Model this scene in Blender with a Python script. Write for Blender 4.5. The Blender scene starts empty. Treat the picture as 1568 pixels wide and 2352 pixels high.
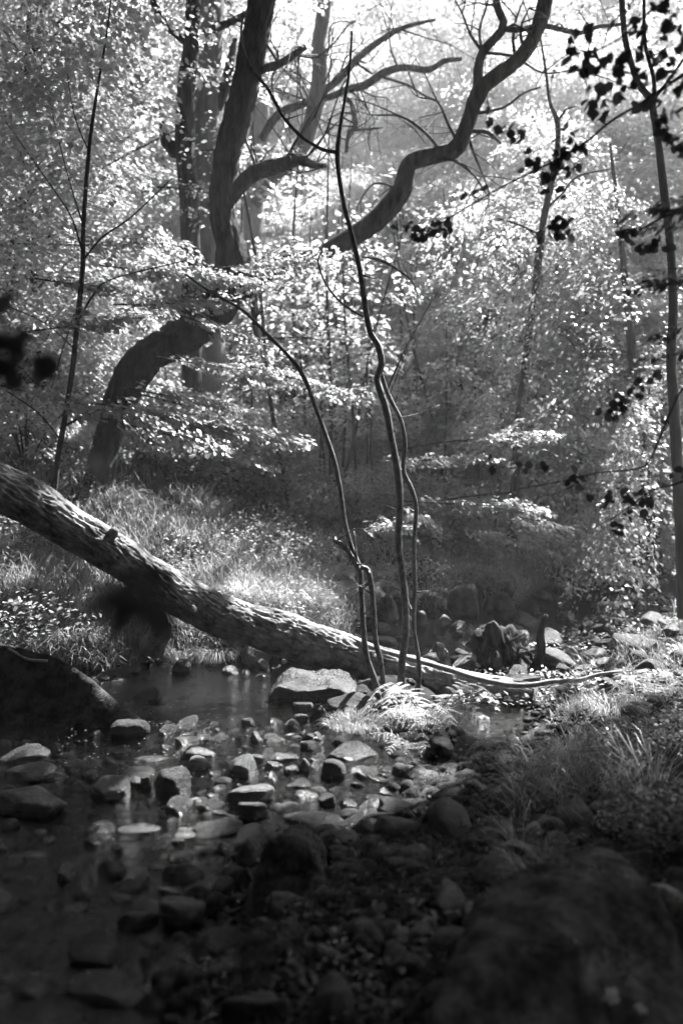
import bpy, bmesh, math, random
import numpy as np
from mathutils import Vector

# ------------------------------------------------------------------ camera, world, sun
S = bpy.context.scene
C = S.collection
F = 1846.0                      # focal length in units of the 1568 x 2352 overview
CAMZ = 1.40
PITCH = math.radians(2.4)
cam = bpy.data.cameras.new('camera')
camo = bpy.data.objects.new('camera', cam); C.objects.link(camo)
camo.location = (0, 0, CAMZ)
camo.rotation_euler = (math.radians(90) - PITCH, 0, 0)
cam.sensor_fit = 'VERTICAL'; cam.sensor_height = 36.0; cam.sensor_width = 24.0
cam.lens = F / 2352 * 36
cam.clip_start = 0.05; cam.clip_end = 500
cam.dof.use_dof = True; cam.dof.focus_distance = 5.0; cam.dof.aperture_fstop = 1.4
S.camera = camo

SUN_EL, SUN_AZ = math.radians(50), math.radians(38)     # azimuth measured from +Y towards +X
SUNV = np.array([math.sin(SUN_AZ)*math.cos(SUN_EL), math.cos(SUN_AZ)*math.cos(SUN_EL), math.sin(SUN_EL)])
w = bpy.data.worlds.new('World'); S.world = w; w.use_nodes = True
nt = w.node_tree; nt.nodes.clear()
sky = nt.nodes.new('ShaderNodeTexSky'); sky.sky_type = 'NISHITA'; sky.sun_disc = False
sky.sun_elevation = SUN_EL; sky.sun_rotation = SUN_AZ
bw = nt.nodes.new('ShaderNodeRGBToBW'); bg = nt.nodes.new('ShaderNodeBackground'); wo = nt.nodes.new('ShaderNodeOutputWorld')
nt.links.new(sky.outputs[0], bw.inputs[0]); nt.links.new(bw.outputs[0], bg.inputs[0]); nt.links.new(bg.outputs[0], wo.inputs[0])
bg.inputs[1].default_value = 0.06
sl = bpy.data.lights.new('sun', 'SUN'); sl.energy = 5.0; sl.angle = math.radians(0.55); sl.color = (1, 1, 1)
so = bpy.data.objects.new('sun', sl); C.objects.link(so)
so.rotation_euler = Vector((-SUNV[0], -SUNV[1], -SUNV[2])).to_track_quat('-Z', 'Y').to_euler()
S.view_settings.view_transform = 'Standard'; S.view_settings.look = 'None'
S.view_settings.exposure = 2.9; S.view_settings.gamma = 1.0
S.cycles.use_denoising = True
S.cycles.max_bounces = 8; S.cycles.diffuse_bounces = 4; S.cycles.glossy_bounces = 3
S.cycles.transmission_bounces = 5; S.cycles.transparent_max_bounces = 6; S.cycles.volume_bounces = 1
S.cycles.caustics_reflective = False; S.cycles.caustics_refractive = False

# ------------------------------------------------------------------ projection helpers
CT, ST = math.cos(PITCH), math.sin(PITCH)
def ray(px, py):
    a = (px - 784) / F; b = (1176 - py) / F
    return np.array([a, CT + b*ST, -ST + b*CT])
def P(px, py, y):
    r = ray(px, py); return np.array([0, 0, CAMZ]) + r * (y / r[1])
def G(px, py, z=0.0):
    r = ray(px, py); return np.array([0, 0, CAMZ]) + r * ((z - CAMZ) / r[2])

# ------------------------------------------------------------------ noise
def _hash(i, j, k, s):
    n = (i*374761393 + j*668265263 + k*2147483647 % 4294967291 + s*974634777) & 0xFFFFFFFF
    n = ((n ^ (n >> 13)) * 1274126177) & 0xFFFFFFFF
    return ((n ^ (n >> 16)) & 0xFFFFFF) / float(0xFFFFFF)
def vnoise(p, s=0):
    p = np.asarray(p, float); i = np.floor(p).astype(np.int64); f = p - i; f = f*f*(3-2*f)
    r = 0
    for a in (0, 1):
        for b in (0, 1):
            for c in (0, 1):
                wt = (f[:, 0] if a else 1-f[:, 0])*(f[:, 1] if b else 1-f[:, 1])*(f[:, 2] if c else 1-f[:, 2])
                r = r + wt*_hash(i[:, 0]+a, i[:, 1]+b, i[:, 2]+c, s)
    return r*2-1
def fbm(p, o=4, s=0, g=0.5):
    p = np.asarray(p, float); r = 0; a = 1; t = 0
    for k in range(o):
        r = r + a*vnoise(p*(2**k)+k*17.3, s+k); t += a; a *= g
    return r/t
def fb2(x, y, sc, o=4, s=0):
    return fbm(np.stack([x*sc, y*sc, np.zeros_like(x)], 1), o, s)
def nrm(v):
    return v/np.maximum(np.linalg.norm(v, axis=-1, keepdims=True), 1e-9)

# ------------------------------------------------------------------ terrain
_L = [(-500, 2500), (-420, 2000), (-260, 1700), (-60, 1590), (120, 1570), (270, 1560), (340, 1530), (400, 1518), (520, 1522), (640, 1538), (720, 1530),
      (790, 1500), (850, 1440), (930, 1415), (1010, 1420), (1090, 1412), (1170, 1400), (1240, 1350), (1330, 1320), (1460, 1303), (1600, 1296)]
_R = [(1640, 1330), (1560, 1370), (1500, 1430), (1430, 1490), (1330, 1545), (1240, 1590), (1225, 1660), (1240, 1740), (1150, 1762), (1040, 1770),
      (960, 1830), (880, 1880), (800, 1905), (690, 1930), (590, 1985), (545, 2080), (500, 2180), (430, 2300), (420, 2420), (480, 2600)]
LP = [(-5.5, -6.0), (-3.2, 0.0)] + [tuple(G(*q)[:2]) for q in _L] + [(9.0, 16.5), (15, 24), (26, 34), (40, 60)]
RP = [(46, 58), (31, 31), (18, 21), (10.0, 13.6)] + [tuple(G(*q)[:2]) for q in _R] + [(-0.6, -0.5), (-1.5, -6.0)]
POLY = np.array(LP + RP); NL = len(LP)
def water_sd(x, y):
    x = np.asarray(x, float); y = np.asarray(y, float)
    best = np.full(x.shape, 1e9); side = np.zeros(x.shape); ins = np.zeros(x.shape, bool)
    n = len(POLY)
    for i in range(n):
        ax, ay = POLY[i]; bx, by = POLY[(i+1) % n]
        ex, ey = bx-ax, by-ay
        t = np.clip(((x-ax)*ex+(y-ay)*ey)/(ex*ex+ey*ey), 0, 1)
        d = np.hypot(x-ax-t*ex, y-ay-t*ey)
        m = d < best; best = np.where(m, d, best); side = np.where(m, 0.0 if i < NL-1 else 1.0, side)
        c = ((ay > y) != (by > y)) & (x < (bx-ax)*(y-ay)/(by-ay+1e-12)+ax)
        ins ^= c
    return np.where(ins, -best, best), side
def slopefn(s, a, b, cap):
    k = (cap-a)/(2*b)
    return np.where(s < k, a*s+b*s*s, a*k+b*k*k+cap*(s-k))
def sat(v): return np.clip(v, 0, 1)
def sm(v): v = sat(v); return v*v*(3-2*v)
def H(x, y):
    x = np.atleast_1d(np.asarray(x, float)); y = np.atleast_1d(np.asarray(y, float))
    sd, side = water_sd(x, y)
    s = np.maximum(sd, 0)
    hl = 0.10*sm(s/0.25) + slopefn(s, .30, .02, .48)
    hr = 0.07*sm(s/0.3) + slopefn(s, .06, .03, .42) + 0.26*sm((x-1.15-0.15*(y-3))/0.8)*sm(s/0.6)*sat((4.5-y)/1.2)
    out = np.where(side > 0.5, hr, hl)
    bed = -0.10*sm(-sd/0.45)
    h = np.where(sd > 0, out, bed)
    far = sat((np.hypot(x, y)-8)/10)
    h = h + fb2(x, y, 0.9, 4, 5)*(0.05+0.55*far)*sm((sd+0.1)/1.0) + fb2(x, y, 5.0, 3, 9)*0.028*(0.5+0.5*sm(s)) + fb2(x, y, 16, 2, 3)*0.010
    m = np.exp(-(((x-0.34)/0.42)**2+((y-5.25)/0.30)**2))          # the stony island under the stems
    h = h + 0.20*m
    m = np.exp(-(((x+0.15)/0.55)**2+((y-4.30)/0.36)**2)); h = h + 0.085*m
    m = np.exp(-(((x-0.58)/0.18)**2+((y-3.90)/0.12)**2)); h = h + 0.15*m
    return h
def Hs(x, y): return float(H(x, y)[0])
def hit(px, py):
    r = ray(px, py); t = 1.0/r[1]
    ts = np.arange(1.2, 40, 0.02)/r[1]
    pts = np.array([0, 0, CAMZ])+ts[:, None]*r
    g = np.maximum(H(pts[:, 0], pts[:, 1]), 0.0)
    k = np.nonzero(pts[:, 2] <= g)[0]
    return pts[k[0]] if len(k) else pts[-1]

# ------------------------------------------------------------------ mesh building
class MB:
    def __init__(s): s.v = []; s.f = {}; s.n = 0
    def add(s, v, f):
        v = np.asarray(v, float).reshape(-1, 3)
        for fa in (f if isinstance(f, list) else [f]):
            fa = np.asarray(fa, np.int64)
            if len(fa): s.f.setdefault(fa.shape[1], []).append(fa+s.n)
        s.v.append(v); s.n += len(v); return s
    def mesh(s, name, mat=None, smooth=True):
        v = np.concatenate(s.v); me = bpy.data.meshes.new(name)
        me.vertices.add(len(v)); me.vertices.foreach_set('co', v.astype(np.float32).ravel())
        loops = []; starts = []; st = 0
        for k in sorted(s.f):
            a = np.concatenate(s.f[k]); loops.append(a.ravel()); starts.append(st+np.arange(len(a))*k); st += a.size
        loops = np.concatenate(loops).astype(np.int32); starts = np.concatenate(starts).astype(np.int32)
        me.loops.add(len(loops)); me.loops.foreach_set('vertex_index', loops)
        me.polygons.add(len(starts)); me.polygons.foreach_set('loop_start', starts)
        me.update(calc_edges=True); me.validate()
        if smooth: me.polygons.foreach_set('use_smooth', [True]*len(me.polygons))
        if mat: me.materials.append(mat)
        return me
    def build(s, name, mat, parent=None, smooth=True, loc=None):
        return obj(name, s.mesh(name, mat, smooth), parent, loc)
def obj(name, me, parent=None, loc=None):
    o = bpy.data.objects.new(name, me); C.objects.link(o)
    if parent is not None: o.parent = parent
    if loc is not None: o.location = loc
    return o
def tag(o, label=None, cat=None, group=None, kind=None):
    if label: o['label'] = label
    if cat: o['category'] = cat
    if group: o['group'] = group
    if kind: o['kind'] = kind
    return o
def empty(name, loc, label, cat, group=None, rz=0):
    o = bpy.data.objects.new(name, None); C.objects.link(o); o.location = [float(q) for q in loc]; o.rotation_euler = (0, 0, rz)
    o.empty_display_size = 0.1
    return tag(o, label, cat, group)
def copy_tree(o, parent=None):
    c = o.copy(); C.objects.link(c); c.parent = parent
    for ch in o.children: copy_tree(ch, c)
    return c

def spline(pts, step):
    p = np.asarray(pts, float); n = len(p)
    q = np.vstack([2*p[0]-p[1], p, 2*p[-1]-p[-2]]); out = []
    for i in range(n-1):
        a, b, c, d = q[i], q[i+1], q[i+2], q[i+3]
        m = max(1, int(np.linalg.norm((c-b)[:3])/step))
        t = np.linspace(0, 1, m, endpoint=False)[:, None]
        out.append(0.5*((2*b)+(-a+c)*t+(2*a-5*b+4*c-d)*t*t+(-a+3*b-3*c+d)*t**3))
    out.append(p[-1:]); return np.vstack(out)
def tube(mb, pts, sides=10, step=0.06, amp=0.06, ridge=0.0, seed=0, freq=None, cap=True, rl=0.9):
    """pts: rows of x, y, z, radius."""
    q = spline(pts, step); p = q[:, :3]; r = np.maximum(q[:, 3], 0.0008); n = len(p)
    t = nrm(np.gradient(p, axis=0)); u = np.zeros_like(p)
    a = np.cross(t[0], [0.31, 0.2, 0.93]); a = a/np.linalg.norm(a)
    for i in range(n):
        a = a-t[i]*np.dot(a, t[i]); a = a/max(np.linalg.norm(a), 1e-9); u[i] = a
    v = np.cross(t, u)
    th = np.linspace(0, 2*np.pi, sides, endpoint=False)
    s = np.concatenate([[0], np.cumsum(np.linalg.norm(np.diff(p, axis=0), axis=1))])
    dirs = u[:, None]*np.cos(th)[None, :, None]+v[:, None]*np.sin(th)[None, :, None]
    pos = p[:, None]+dirs*r[:, None, None]
    fq = freq or 1.0/max(r.mean()*2.2, 0.004)
    d = fbm(pos.reshape(-1, 3)*fq, 3, seed).reshape(n, sides)*amp
    if ridge:
        rm = r.mean()
        A = np.stack([np.cos(th)*3.2, np.sin(th)*3.2], 1)
        g = np.zeros((n*sides, 3)); g[:, 0] = np.tile(A[:, 0], n)*2.2; g[:, 1] = np.tile(A[:, 1], n)*2.2; g[:, 2] = np.repeat(s, sides)/rm*rl
        g += fbm(g*0.6, 2, seed+3)[:, None]*0.9
        k = 1-np.abs(fbm(g, 3, seed+7))*2.2
        d = d+ridge*(k.reshape(n, sides)-0.5)
    pos = p[:, None]+dirs*(r[:, None]*(1+d))[:, :, None]
    V = pos.reshape(-1, 3)
    i = np.arange(n-1)[:, None]*sides; j = np.arange(sides)[None]; j2 = (j+1) % sides
    Fq = np.stack([i+j, i+j2, i+sides+j2, i+sides+j], -1).reshape(-1, 4)
    fs = [Fq]
    if cap:
        V = np.vstack([V, p[:1], p[-1:]]); N = n*sides; jj = np.arange(sides)
        fs.append(np.vstack([np.stack([np.full(sides, N), (jj+1) % sides, jj], 1),
                             np.stack([np.full(sides, N+1), N-sides+jj, N-sides+(jj+1) % sides], 1)]))
    mb.add(V, fs)
    return q
def wpath(rows, y, k=0.5):
    """overview-pixel rows (px, py, width_px[, depth]) -> world rows with a radius."""
    out = []
    for q in rows:
        d = q[3] if len(q) > 3 else y
        out.append([*P(q[0], q[1], d), q[2]*k/F*d])
    return out
def gnd(x, y, dz=0.0): return (x, y, Hs(x, y)+dz)

# ------------------------------------------------------------------ materials
def mat(name):
    m = bpy.data.materials.new(name); m.use_nodes = True; n = m.node_tree.nodes; n.clear()
    return m, n, m.node_tree.links
def nd(n, t, **k):
    x = n.new(t)
    for a, b in k.items(): setattr(x, a, b)
    return x
def ramp(n, stops):
    r = n.new('ShaderNodeValToRGB'); e = r.color_ramp.elements
    while len(e) < len(stops): e.new(0.5)
    for i, (p, c) in enumerate(stops): e[i].position = p; e[i].color = (c, c, c, 1)
    return r
def leafmat(name, lo, hi, trans=0.5, gloss=0.25, rough=0.4):
    m, n, l = mat(name)
    g = nd(n, 'ShaderNodeNewGeometry'); r = ramp(n, [(0.0, lo), (1.0, hi)])
    l.new(g.outputs['Random Per Island'], r.inputs[0])
    p = nd(n, 'ShaderNodeBsdfPrincipled'); p.inputs['Roughness'].default_value = rough
    p.inputs['Specular IOR Level'].default_value = gloss
    t = nd(n, 'ShaderNodeBsdfTranslucent'); mx = nd(n, 'ShaderNodeMixShader'); mx.inputs[0].default_value = trans
    l.new(r.outputs[0], p.inputs['Base Color']); l.new(r.outputs[0], t.inputs[0])
    l.new(p.outputs[0], mx.inputs[1]); l.new(t.outputs[0], mx.inputs[2])
    o = nd(n, 'ShaderNodeOutputMaterial'); l.new(mx.outputs[0], o.inputs[0]); return m
def solid(name, stops, scale=6, detail=8, rough=0.85, bump=0.6, bscale=40, bdist=0.01, spec=0.3, stretch=None, scale2=None, wet=False):
    m, n, l = mat(name)
    tc = nd(n, 'ShaderNodeTexCoord'); src = tc.outputs['Object']
    if stretch:
        mp = nd(n, 'ShaderNodeMapping'); mp.inputs['Scale'].default_value = stretch; l.new(src, mp.inputs[0]); src = mp.outputs[0]
    a = nd(n, 'ShaderNodeTexNoise'); a.inputs['Scale'].default_value = scale; a.inputs['Detail'].default_value = detail; a.inputs['Roughness'].default_value = 0.65
    l.new(src, a.inputs['Vector']); r = ramp(n, stops); l.new(a.outputs['Fac'], r.inputs[0])
    b = nd(n, 'ShaderNodeTexNoise'); b.inputs['Scale'].default_value = bscale; b.inputs['Detail'].default_value = 10; b.inputs['Roughness'].default_value = 0.75
    l.new(src, b.inputs['Vector'])
    bm = nd(n, 'ShaderNodeBump'); bm.inputs['Strength'].default_value = bump; bm.inputs['Distance'].default_value = bdist
    l.new(b.outputs['Fac'], bm.inputs['Height'])
    # fine grain on the colour
    mm = nd(n, 'ShaderNodeMix', data_type='RGBA', blend_type='MULTIPLY'); mm.inputs[0].default_value = 0.55
    r2 = ramp(n, [(0.3, 0.35), (0.7, 1.35)]); l.new(b.outputs['Fac'], r2.inputs[0])
    l.new(r.outputs[0], mm.inputs[6]); l.new(r2.outputs[0], mm.inputs[7])
    p = nd(n, 'ShaderNodeBsdfPrincipled'); l.new(mm.outputs[2], p.inputs['Base Color']); l.new(bm.outputs[0], p.inputs['Normal'])
    p.inputs['Roughness'].default_value = rough; p.inputs['Specular IOR Level'].default_value = spec
    if wet:
        # glossier and darker close to the water line (real height, z = 0)
        ge = nd(n, 'ShaderNodeNewGeometry'); sp = nd(n, 'ShaderNodeSeparateXYZ'); l.new(ge.outputs['Position'], sp.inputs[0])
        mr = nd(n, 'ShaderNodeMapRange'); mr.inputs[1].default_value = 0.015; mr.inputs[2].default_value = 0.06
        mr.inputs[3].default_value = 0.22; mr.inputs[4].default_value = rough; l.new(sp.outputs[2], mr.inputs[0]); l.new(mr.outputs[0], p.inputs['Roughness'])
    o = nd(n, 'ShaderNodeOutputMaterial'); l.new(p.outputs[0], o.inputs[0]); return m

M = {}
M['leaf_far'] = leafmat('leaf far', 0.42, 0.70, 0.58, 0.05, .6)
M['leaf_mid'] = leafmat('leaf mid', 0.38, 0.64, 0.55, 0.08, .6)
M['leaf_spray'] = leafmat('leaf spray', 0.22, 0.48, 0.55, 0.3)
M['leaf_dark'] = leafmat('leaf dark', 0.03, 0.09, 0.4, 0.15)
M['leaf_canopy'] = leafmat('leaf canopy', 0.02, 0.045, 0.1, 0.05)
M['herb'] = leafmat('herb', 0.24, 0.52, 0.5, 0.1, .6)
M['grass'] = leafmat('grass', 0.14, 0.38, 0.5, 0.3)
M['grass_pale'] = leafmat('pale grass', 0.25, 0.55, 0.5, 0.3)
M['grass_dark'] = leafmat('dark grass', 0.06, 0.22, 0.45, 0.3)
M['moss'] = leafmat('moss', 0.015, 0.09, 0.3, 0.05, .8)
M['fern'] = leafmat('fern', 0.35, 0.6, 0.5, 0.3)
M['fallen_leaf'] = leafmat('fallen leaf', 0.12, 0.42, 0.3, 0.3)
M['bark'] = solid('bark', [(0.36, 0.008), (0.66, 0.13)], 14, 10, 0.9, 1.0, 26, 0.06, 0.2, (1, 1, 0.2))
M['bark_pale'] = solid('grey bark', [(0.3, 0.08), (0.7, 0.24)], 7, 8, 0.9, 0.9, 30, 0.02, 0.2, (1, 1, 0.25))
M['stem'] = solid('stem bark', [(0.35, 0.015), (0.65, 0.15)], 34, 8, 0.5, 1.0, 160, 0.006, 0.6)
M['log'] = solid('log bark', [(0.34, 0.07), (0.68, 0.46)], 10, 8, 0.85, 0.8, 55, 0.012, 0.3)
M['wood'] = solid('dead wood', [(0.3, 0.12), (0.7, 0.4)], 20, 6, 0.8, 0.5, 90, 0.005, 0.3)
M['rock'] = solid('mossy rock', [(0.38, 0.008), (0.68, 0.10)], 8, 8, 0.45, 1.0, 45, 0.02, 0.5, wet=True)
M['rock_pale'] = solid('pale rock', [(0.38, 0.015), (0.68, 0.17)], 8, 8, 0.5, 1.0, 45, 0.018, 0.4, wet=True)
M['rock_black'] = solid('dark wet rock', [(0.38, 0.008), (0.72, 0.055)], 6, 8, 0.6, 1.0, 36, 0.02, 0.3, wet=True)
M['rock_deep'] = solid('deep dark mossy rock', [(0.40, 0.007), (0.66, 0.11)], 11, 10, 0.85, 1.0, 30, 0.03, 0.1)
M['soil'] = solid('soil and litter', [(0.35, 0.015), (0.7, 0.07)], 3.5, 10, 0.9, 1.0, 22, 0.02, 0.2)
M['litter'] = solid('litter', [(0.3, 0.03), (0.7, 0.18)], 20, 6, 0.9, 0.8, 80, 0.01, 0.2)

# water: reflection by Fresnel over the tinted bed
m, n, l = mat('stream water'); M['water'] = m
tc = nd(n, 'ShaderNodeTexCoord'); mp = nd(n, 'ShaderNodeMapping'); mp.inputs['Scale'].default_value = (2.2, 6.5, 1)
a = nd(n, 'ShaderNodeTexNoise'); a.inputs['Scale'].default_value = 5; a.inputs['Detail'].default_value = 5; a.inputs['Roughness'].default_value = 0.6
bm = nd(n, 'ShaderNodeBump'); bm.inputs['Strength'].default_value = 0.8; bm.inputs['Distance'].default_value = 0.016
l.new(tc.outputs['Object'], mp.inputs[0]); l.new(mp.outputs[0], a.inputs['Vector']); l.new(a.outputs['Fac'], bm.inputs['Height'])
fr = nd(n, 'ShaderNodeFresnel'); fr.inputs['IOR'].default_value = 1.75; l.new(bm.outputs[0], fr.inputs['Normal'])
tr = nd(n, 'ShaderNodeBsdfTransparent'); tr.inputs[0].default_value = (0.62, 0.62, 0.62, 1)
gl = nd(n, 'ShaderNodeBsdfGlossy'); gl.inputs['Roughness'].default_value = 0.05; l.new(bm.outputs[0], gl.inputs['Normal'])
mx = nd(n, 'ShaderNodeMixShader'); l.new(fr.outputs[0], mx.inputs[0]); l.new(tr.outputs[0], mx.inputs[1]); l.new(gl.outputs[0], mx.inputs[2])
o = nd(n, 'ShaderNodeOutputMaterial'); l.new(mx.outputs[0], o.inputs[0])

# ------------------------------------------------------------------ ground and water
def axis(segs):
    out = []
    for a, b, st in segs: out.append(np.arange(a, b, st))
    out.append([segs[-1][1]]); return np.concatenate(out)
gx = axis([(-90, -20, 4), (-20, -8, .8), (-8, -3.5, .2), (-3.5, 3.5, .035), (3.5, 9, .15), (9, 24, .8), (24, 90, 4)])
gy = axis([(-40, -8, 3), (-8, 1, .4), (1, 7.5, .035), (7.5, 14, .12), (14, 30, .6), (30, 110, 4)])
X, Y = np.meshgrid(gx, gy); hz = H(X.ravel(), Y.ravel())
V = np.stack([X.ravel(), Y.ravel(), hz], 1); nx, ny = len(gx), len(gy)
i = np.arange(ny-1)[:, None]*nx; j = np.arange(nx-1)[None]
Fq = np.stack([i+j, i+j+1, i+nx+j+1, i+nx+j], -1).reshape(-1, 4)
tag(MB().add(V, Fq).build('ground', M['soil']), kind='structure')
wx = np.linspace(-14, 40, 60); wy = np.linspace(-9, 60, 60); X, Y = np.meshgrid(wx, wy)
V = np.stack([X.ravel(), Y.ravel(), np.zeros(X.size)], 1); nx = 60
i = np.arange(59)[:, None]*nx; j = np.arange(59)[None]
Fq = np.stack([i+j, i+j+1, i+nx+j+1, i+nx+j], -1).reshape(-1, 4)
tag(MB().add(V, Fq).build('stream_water', M['water']), kind='structure')

# ------------------------------------------------------------------ leaves, blades, fronds
def leaf_arr(mb, c, ax, up, L, W, near=False):
    ax = nrm(ax); sd = nrm(np.cross(ax, up)); up = np.cross(sd, ax); L = L[:, None]; W = W[:, None]; n = len(c)
    if not near:
        v = np.stack([c, c+ax*L*.45+sd*W*.5+up*W*.12, c+ax*L-up*L*.08, c+ax*L*.45-sd*W*.5+up*W*.12], 1)
        mb.add(v.reshape(-1, 3), np.arange(4*n).reshape(-1, 4)); return
    m1 = c+ax*L*.3; m2 = c+ax*L*.68-up*L*.03
    v = np.stack([c, m1, m2, c+ax*L-up*L*.1, m1+sd*W*.46+up*W*.1, m2+sd*W*.4+up*W*.08, m1-sd*W*.46+up*W*.1, m2-sd*W*.4+up*W*.08], 1)
    b = np.arange(n)[:, None]*8
    t = np.concatenate([b+np.array([[0, 4, 1]]), b+np.array([[0, 1, 6]]), b+np.array([[5, 3, 2]]), b+np.array([[7, 2, 3]])])
    q = np.concatenate([b+np.array([[4, 5, 2, 1]]), b+np.array([[6, 1, 2, 7]])])
    mb.add(v.reshape(-1, 3), [t, q])
def lit_poly(p):
    """where the canopy leaves a gap for the sun: test the point's shadow on z = 0.1"""
    t = (p[:, 2]-0.1)/SUNV[2]; q = p-SUNV*t[:, None]; x, y = q[:, 0], q[:, 1]
    return x, y
def sprays(rng, mb, O, D, L, n, size=(.05, .08), droop=.25, wid=.45, jit=.35, near=False, keep=None, thick=.03, asp=.62):
    """flat leafy sprays: origin O, direction D, length L; n leaves each"""
    ns = len(O); k = np.repeat(np.arange(ns), n); N = len(k)
    d = nrm(D); up = np.array([0, 0, 1.0]); sd = nrm(np.cross(d, up)); u2 = np.cross(sd, d)
    roll = rng.normal(0, .25, ns)[:, None]; s2 = sd*np.cos(roll)+u2*np.sin(roll); n2 = np.cross(s2, d)
    u = rng.uniform(0.02, 1, N)**.8; sg = rng.choice([-1, 1], N)
    v = sg*rng.uniform(0, 1, N)*wid*(np.sin(np.clip(u*1.05, 0, 1)*np.pi)**.6+.08)
    Lk = L[k]
    c = O[k]+d[k]*(u*Lk)[:, None]+s2[k]*(v*Lk)[:, None]+n2[k]*rng.normal(0, thick, N)[:, None]
    c[:, 2] -= droop*(u*u+np.abs(v)*.6)*Lk*rng.uniform(.8, 1.2, N)
    ax = d[k]*rng.uniform(.3, 1, N)[:, None]+s2[k]*(sg*rng.uniform(.3, 1, N))[:, None]+rng.normal(0, .2, (N, 3)); ax[:, 2] -= .25
    un = n2[k]+rng.normal(0, jit, (N, 3))
    Ls = rng.uniform(size[0], size[1], N)*(1+.35*np.clip(rng.normal(0, 1, N), -1.3, 1.3))
    if keep is not None:
        m = keep(c); c, ax, un, Ls = c[m], ax[m], un[m], Ls[m]
    leaf_arr(mb, c, ax, un, Ls, Ls*rng.uniform(asp*.85, asp*1.15, len(Ls)), near)
def blades(mb, rng, c, D, L, W, arch=.5):
    """grass blades; D: lean vectors (horizontal), arch: how far the tip bends over"""
    n = len(c); L = L[:, None]; W = W[:, None]; D = D*1.0; hd = nrm(D+1e-6); sd = np.stack([-hd[:, 1], hd[:, 0], np.zeros(n)], 1)
    lv = [0, .35, .7, 1.0]; ww = [1, .85, .55, .05]; rows = []
    up = np.array([0, 0, 1.0]); ar = np.asarray(arch).reshape(-1, 1)
    for t, q in zip(lv, ww):
        p = c+D*L*t*.5+hd*L*(ar*t*t)*.8+up*L*(t-ar*.75*t*t*t)
        rows += [p-sd*W*q*.5, p+sd*W*q*.5]
    v = np.stack(rows, 1); b = np.arange(n)[:, None]*8
    q = np.concatenate([b+np.array([[2*i, 2*i+1, 2*i+3, 2*i+2]]) for i in range(3)])
    mb.add(v.reshape(-1, 3), q)
def tuft_mb(rng, n, R, L, W=.006, arch=(.3, .9), lean=.6):
    mb = MB(); th = rng.uniform(0, 2*np.pi, n); r = R*rng.uniform(0, 1, n)**.6
    c = np.stack([r*np.cos(th), r*np.sin(th), np.full(n, -.02)], 1)
    th2 = th+rng.normal(0, .5, n)
    D = np.stack([np.cos(th2), np.sin(th2), np.zeros(n)], 1)*(rng.uniform(.1, 1, n)*lean)[:, None]
    blades(mb, rng, c, D, rng.uniform(.5, 1, n)*L, rng.uniform(.6, 1.2, n)*W, rng.uniform(arch[0], arch[1], n)); return mb
def frond(mb, stem, rng, base, azi, L, rise=.7, droop=.9, np_=20, width=.24):
    """one fern frond: arching rachis, tapering pinnae cut into leaflets"""
    h = np.array([math.cos(azi), math.sin(azi), 0]); t = np.linspace(0, 1, 14)
    path = base+h*(L*.85*t)[:, None]; path[:, 2] += L*(rise*t-droop*rise*t*t*t*.9); bend = rng.normal(0, .16)*L; path[:, 0] += -h[1]*bend*t*t; path[:, 1] += h[0]*bend*t*t
    tube(stem, np.column_stack([path, L*(.008*(1-t)+.0015)]), 5, .05, 0)
    sdv = np.array([-h[1], h[0], 0]); cs, ax, ups, Ls, Ws = [], [], [], [], []
    for k in range(np_):
        u = .14+.84*k/(np_-1); p = np.array([np.interp(u, t, path[:, q]) for q in range(3)])
        p2 = np.array([np.interp(min(u+.03, 1), t, path[:, q]) for q in range(3)]); tg = (p2-p)/max(np.linalg.norm(p2-p), 1e-6)
        if np.linalg.norm(tg) < .1: tg = h
        if rng.uniform() < .06: continue
        pl = L*width*(math.sin(math.pi*min(1, (u*.86+.14)))**.75*.9+.05)*rng.uniform(.9, 1.08)
        for sgn in (-1, 1):
            dv = nrm(sdv*sgn+tg*(.35+rng.normal(0, .12))+np.array([0, 0, rng.normal(-.15, .22)]))
            un = nrm(np.cross(tg, sdv)); un = un if un[2] > 0 else -un
            nl = max(4, int(pl/(L*.022)))
            for q in range(nl):
                w_ = (q+.5)/nl; pp = p+dv*pl*w_-np.array([0, 0, pl*.18*w_*w_]); ll = L*.026*(1-w_*.7)
                for s2 in (-1, 1):
                    cs.append(pp); ax.append(tg*s2+dv*.45); ups.append(un+rng.normal(0, .12, 3)); Ls.append(ll); Ws.append(max(L*.020, .003))
    leaf_arr(mb, np.array(cs), np.array(ax), np.array(ups), np.array(Ls), np.array(Ws))

# ------------------------------------------------------------------ rocks
def ico(sub):
    bm_ = bmesh.new(); bmesh.ops.create_icosphere(bm_, subdivisions=sub, radius=1)
    v = np.array([q.co[:] for q in bm_.verts]); f = np.array([[q.index for q in g.verts] for g in bm_.faces]); bm_.free(); return v, f
ICO = {k: ico(k) for k in (3, 4, 5)}
def rock_mb(seed, sx, sy, sz, sub=4, ang=13.0, rough=.05, flat=False):
    v, f = ICO[sub]; rng = np.random.default_rng(seed)
    N = nrm(rng.normal(0, 1, (13, 3))); hh = rng.uniform(.72, 1.0, 13)
    if flat: N[0] = (0.05, 0.05, 1); hh[0] = .6; N = nrm(N)
    d = np.maximum(v@N.T, 0.02)/hh
    r = 1/((d**ang).sum(1)**(1/ang))
    r = np.minimum(r, 1.25)
    p = v*r[:, None]
    p = p*(1+rough*fbm(p*1.6+seed, 4, seed, .6)[:, None]*2.6+.05*fbm(p*6+seed, 4, seed+5, .65)[:, None])
    p[:, 2] -= (p[:, 2].max()+p[:, 2].min())/2
    p = p/np.abs(p).max(0)
    return MB().add(p*np.array([sx, sy, sz])/2, f)
ROCKS = []; NAMED = []; STONES = []
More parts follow.
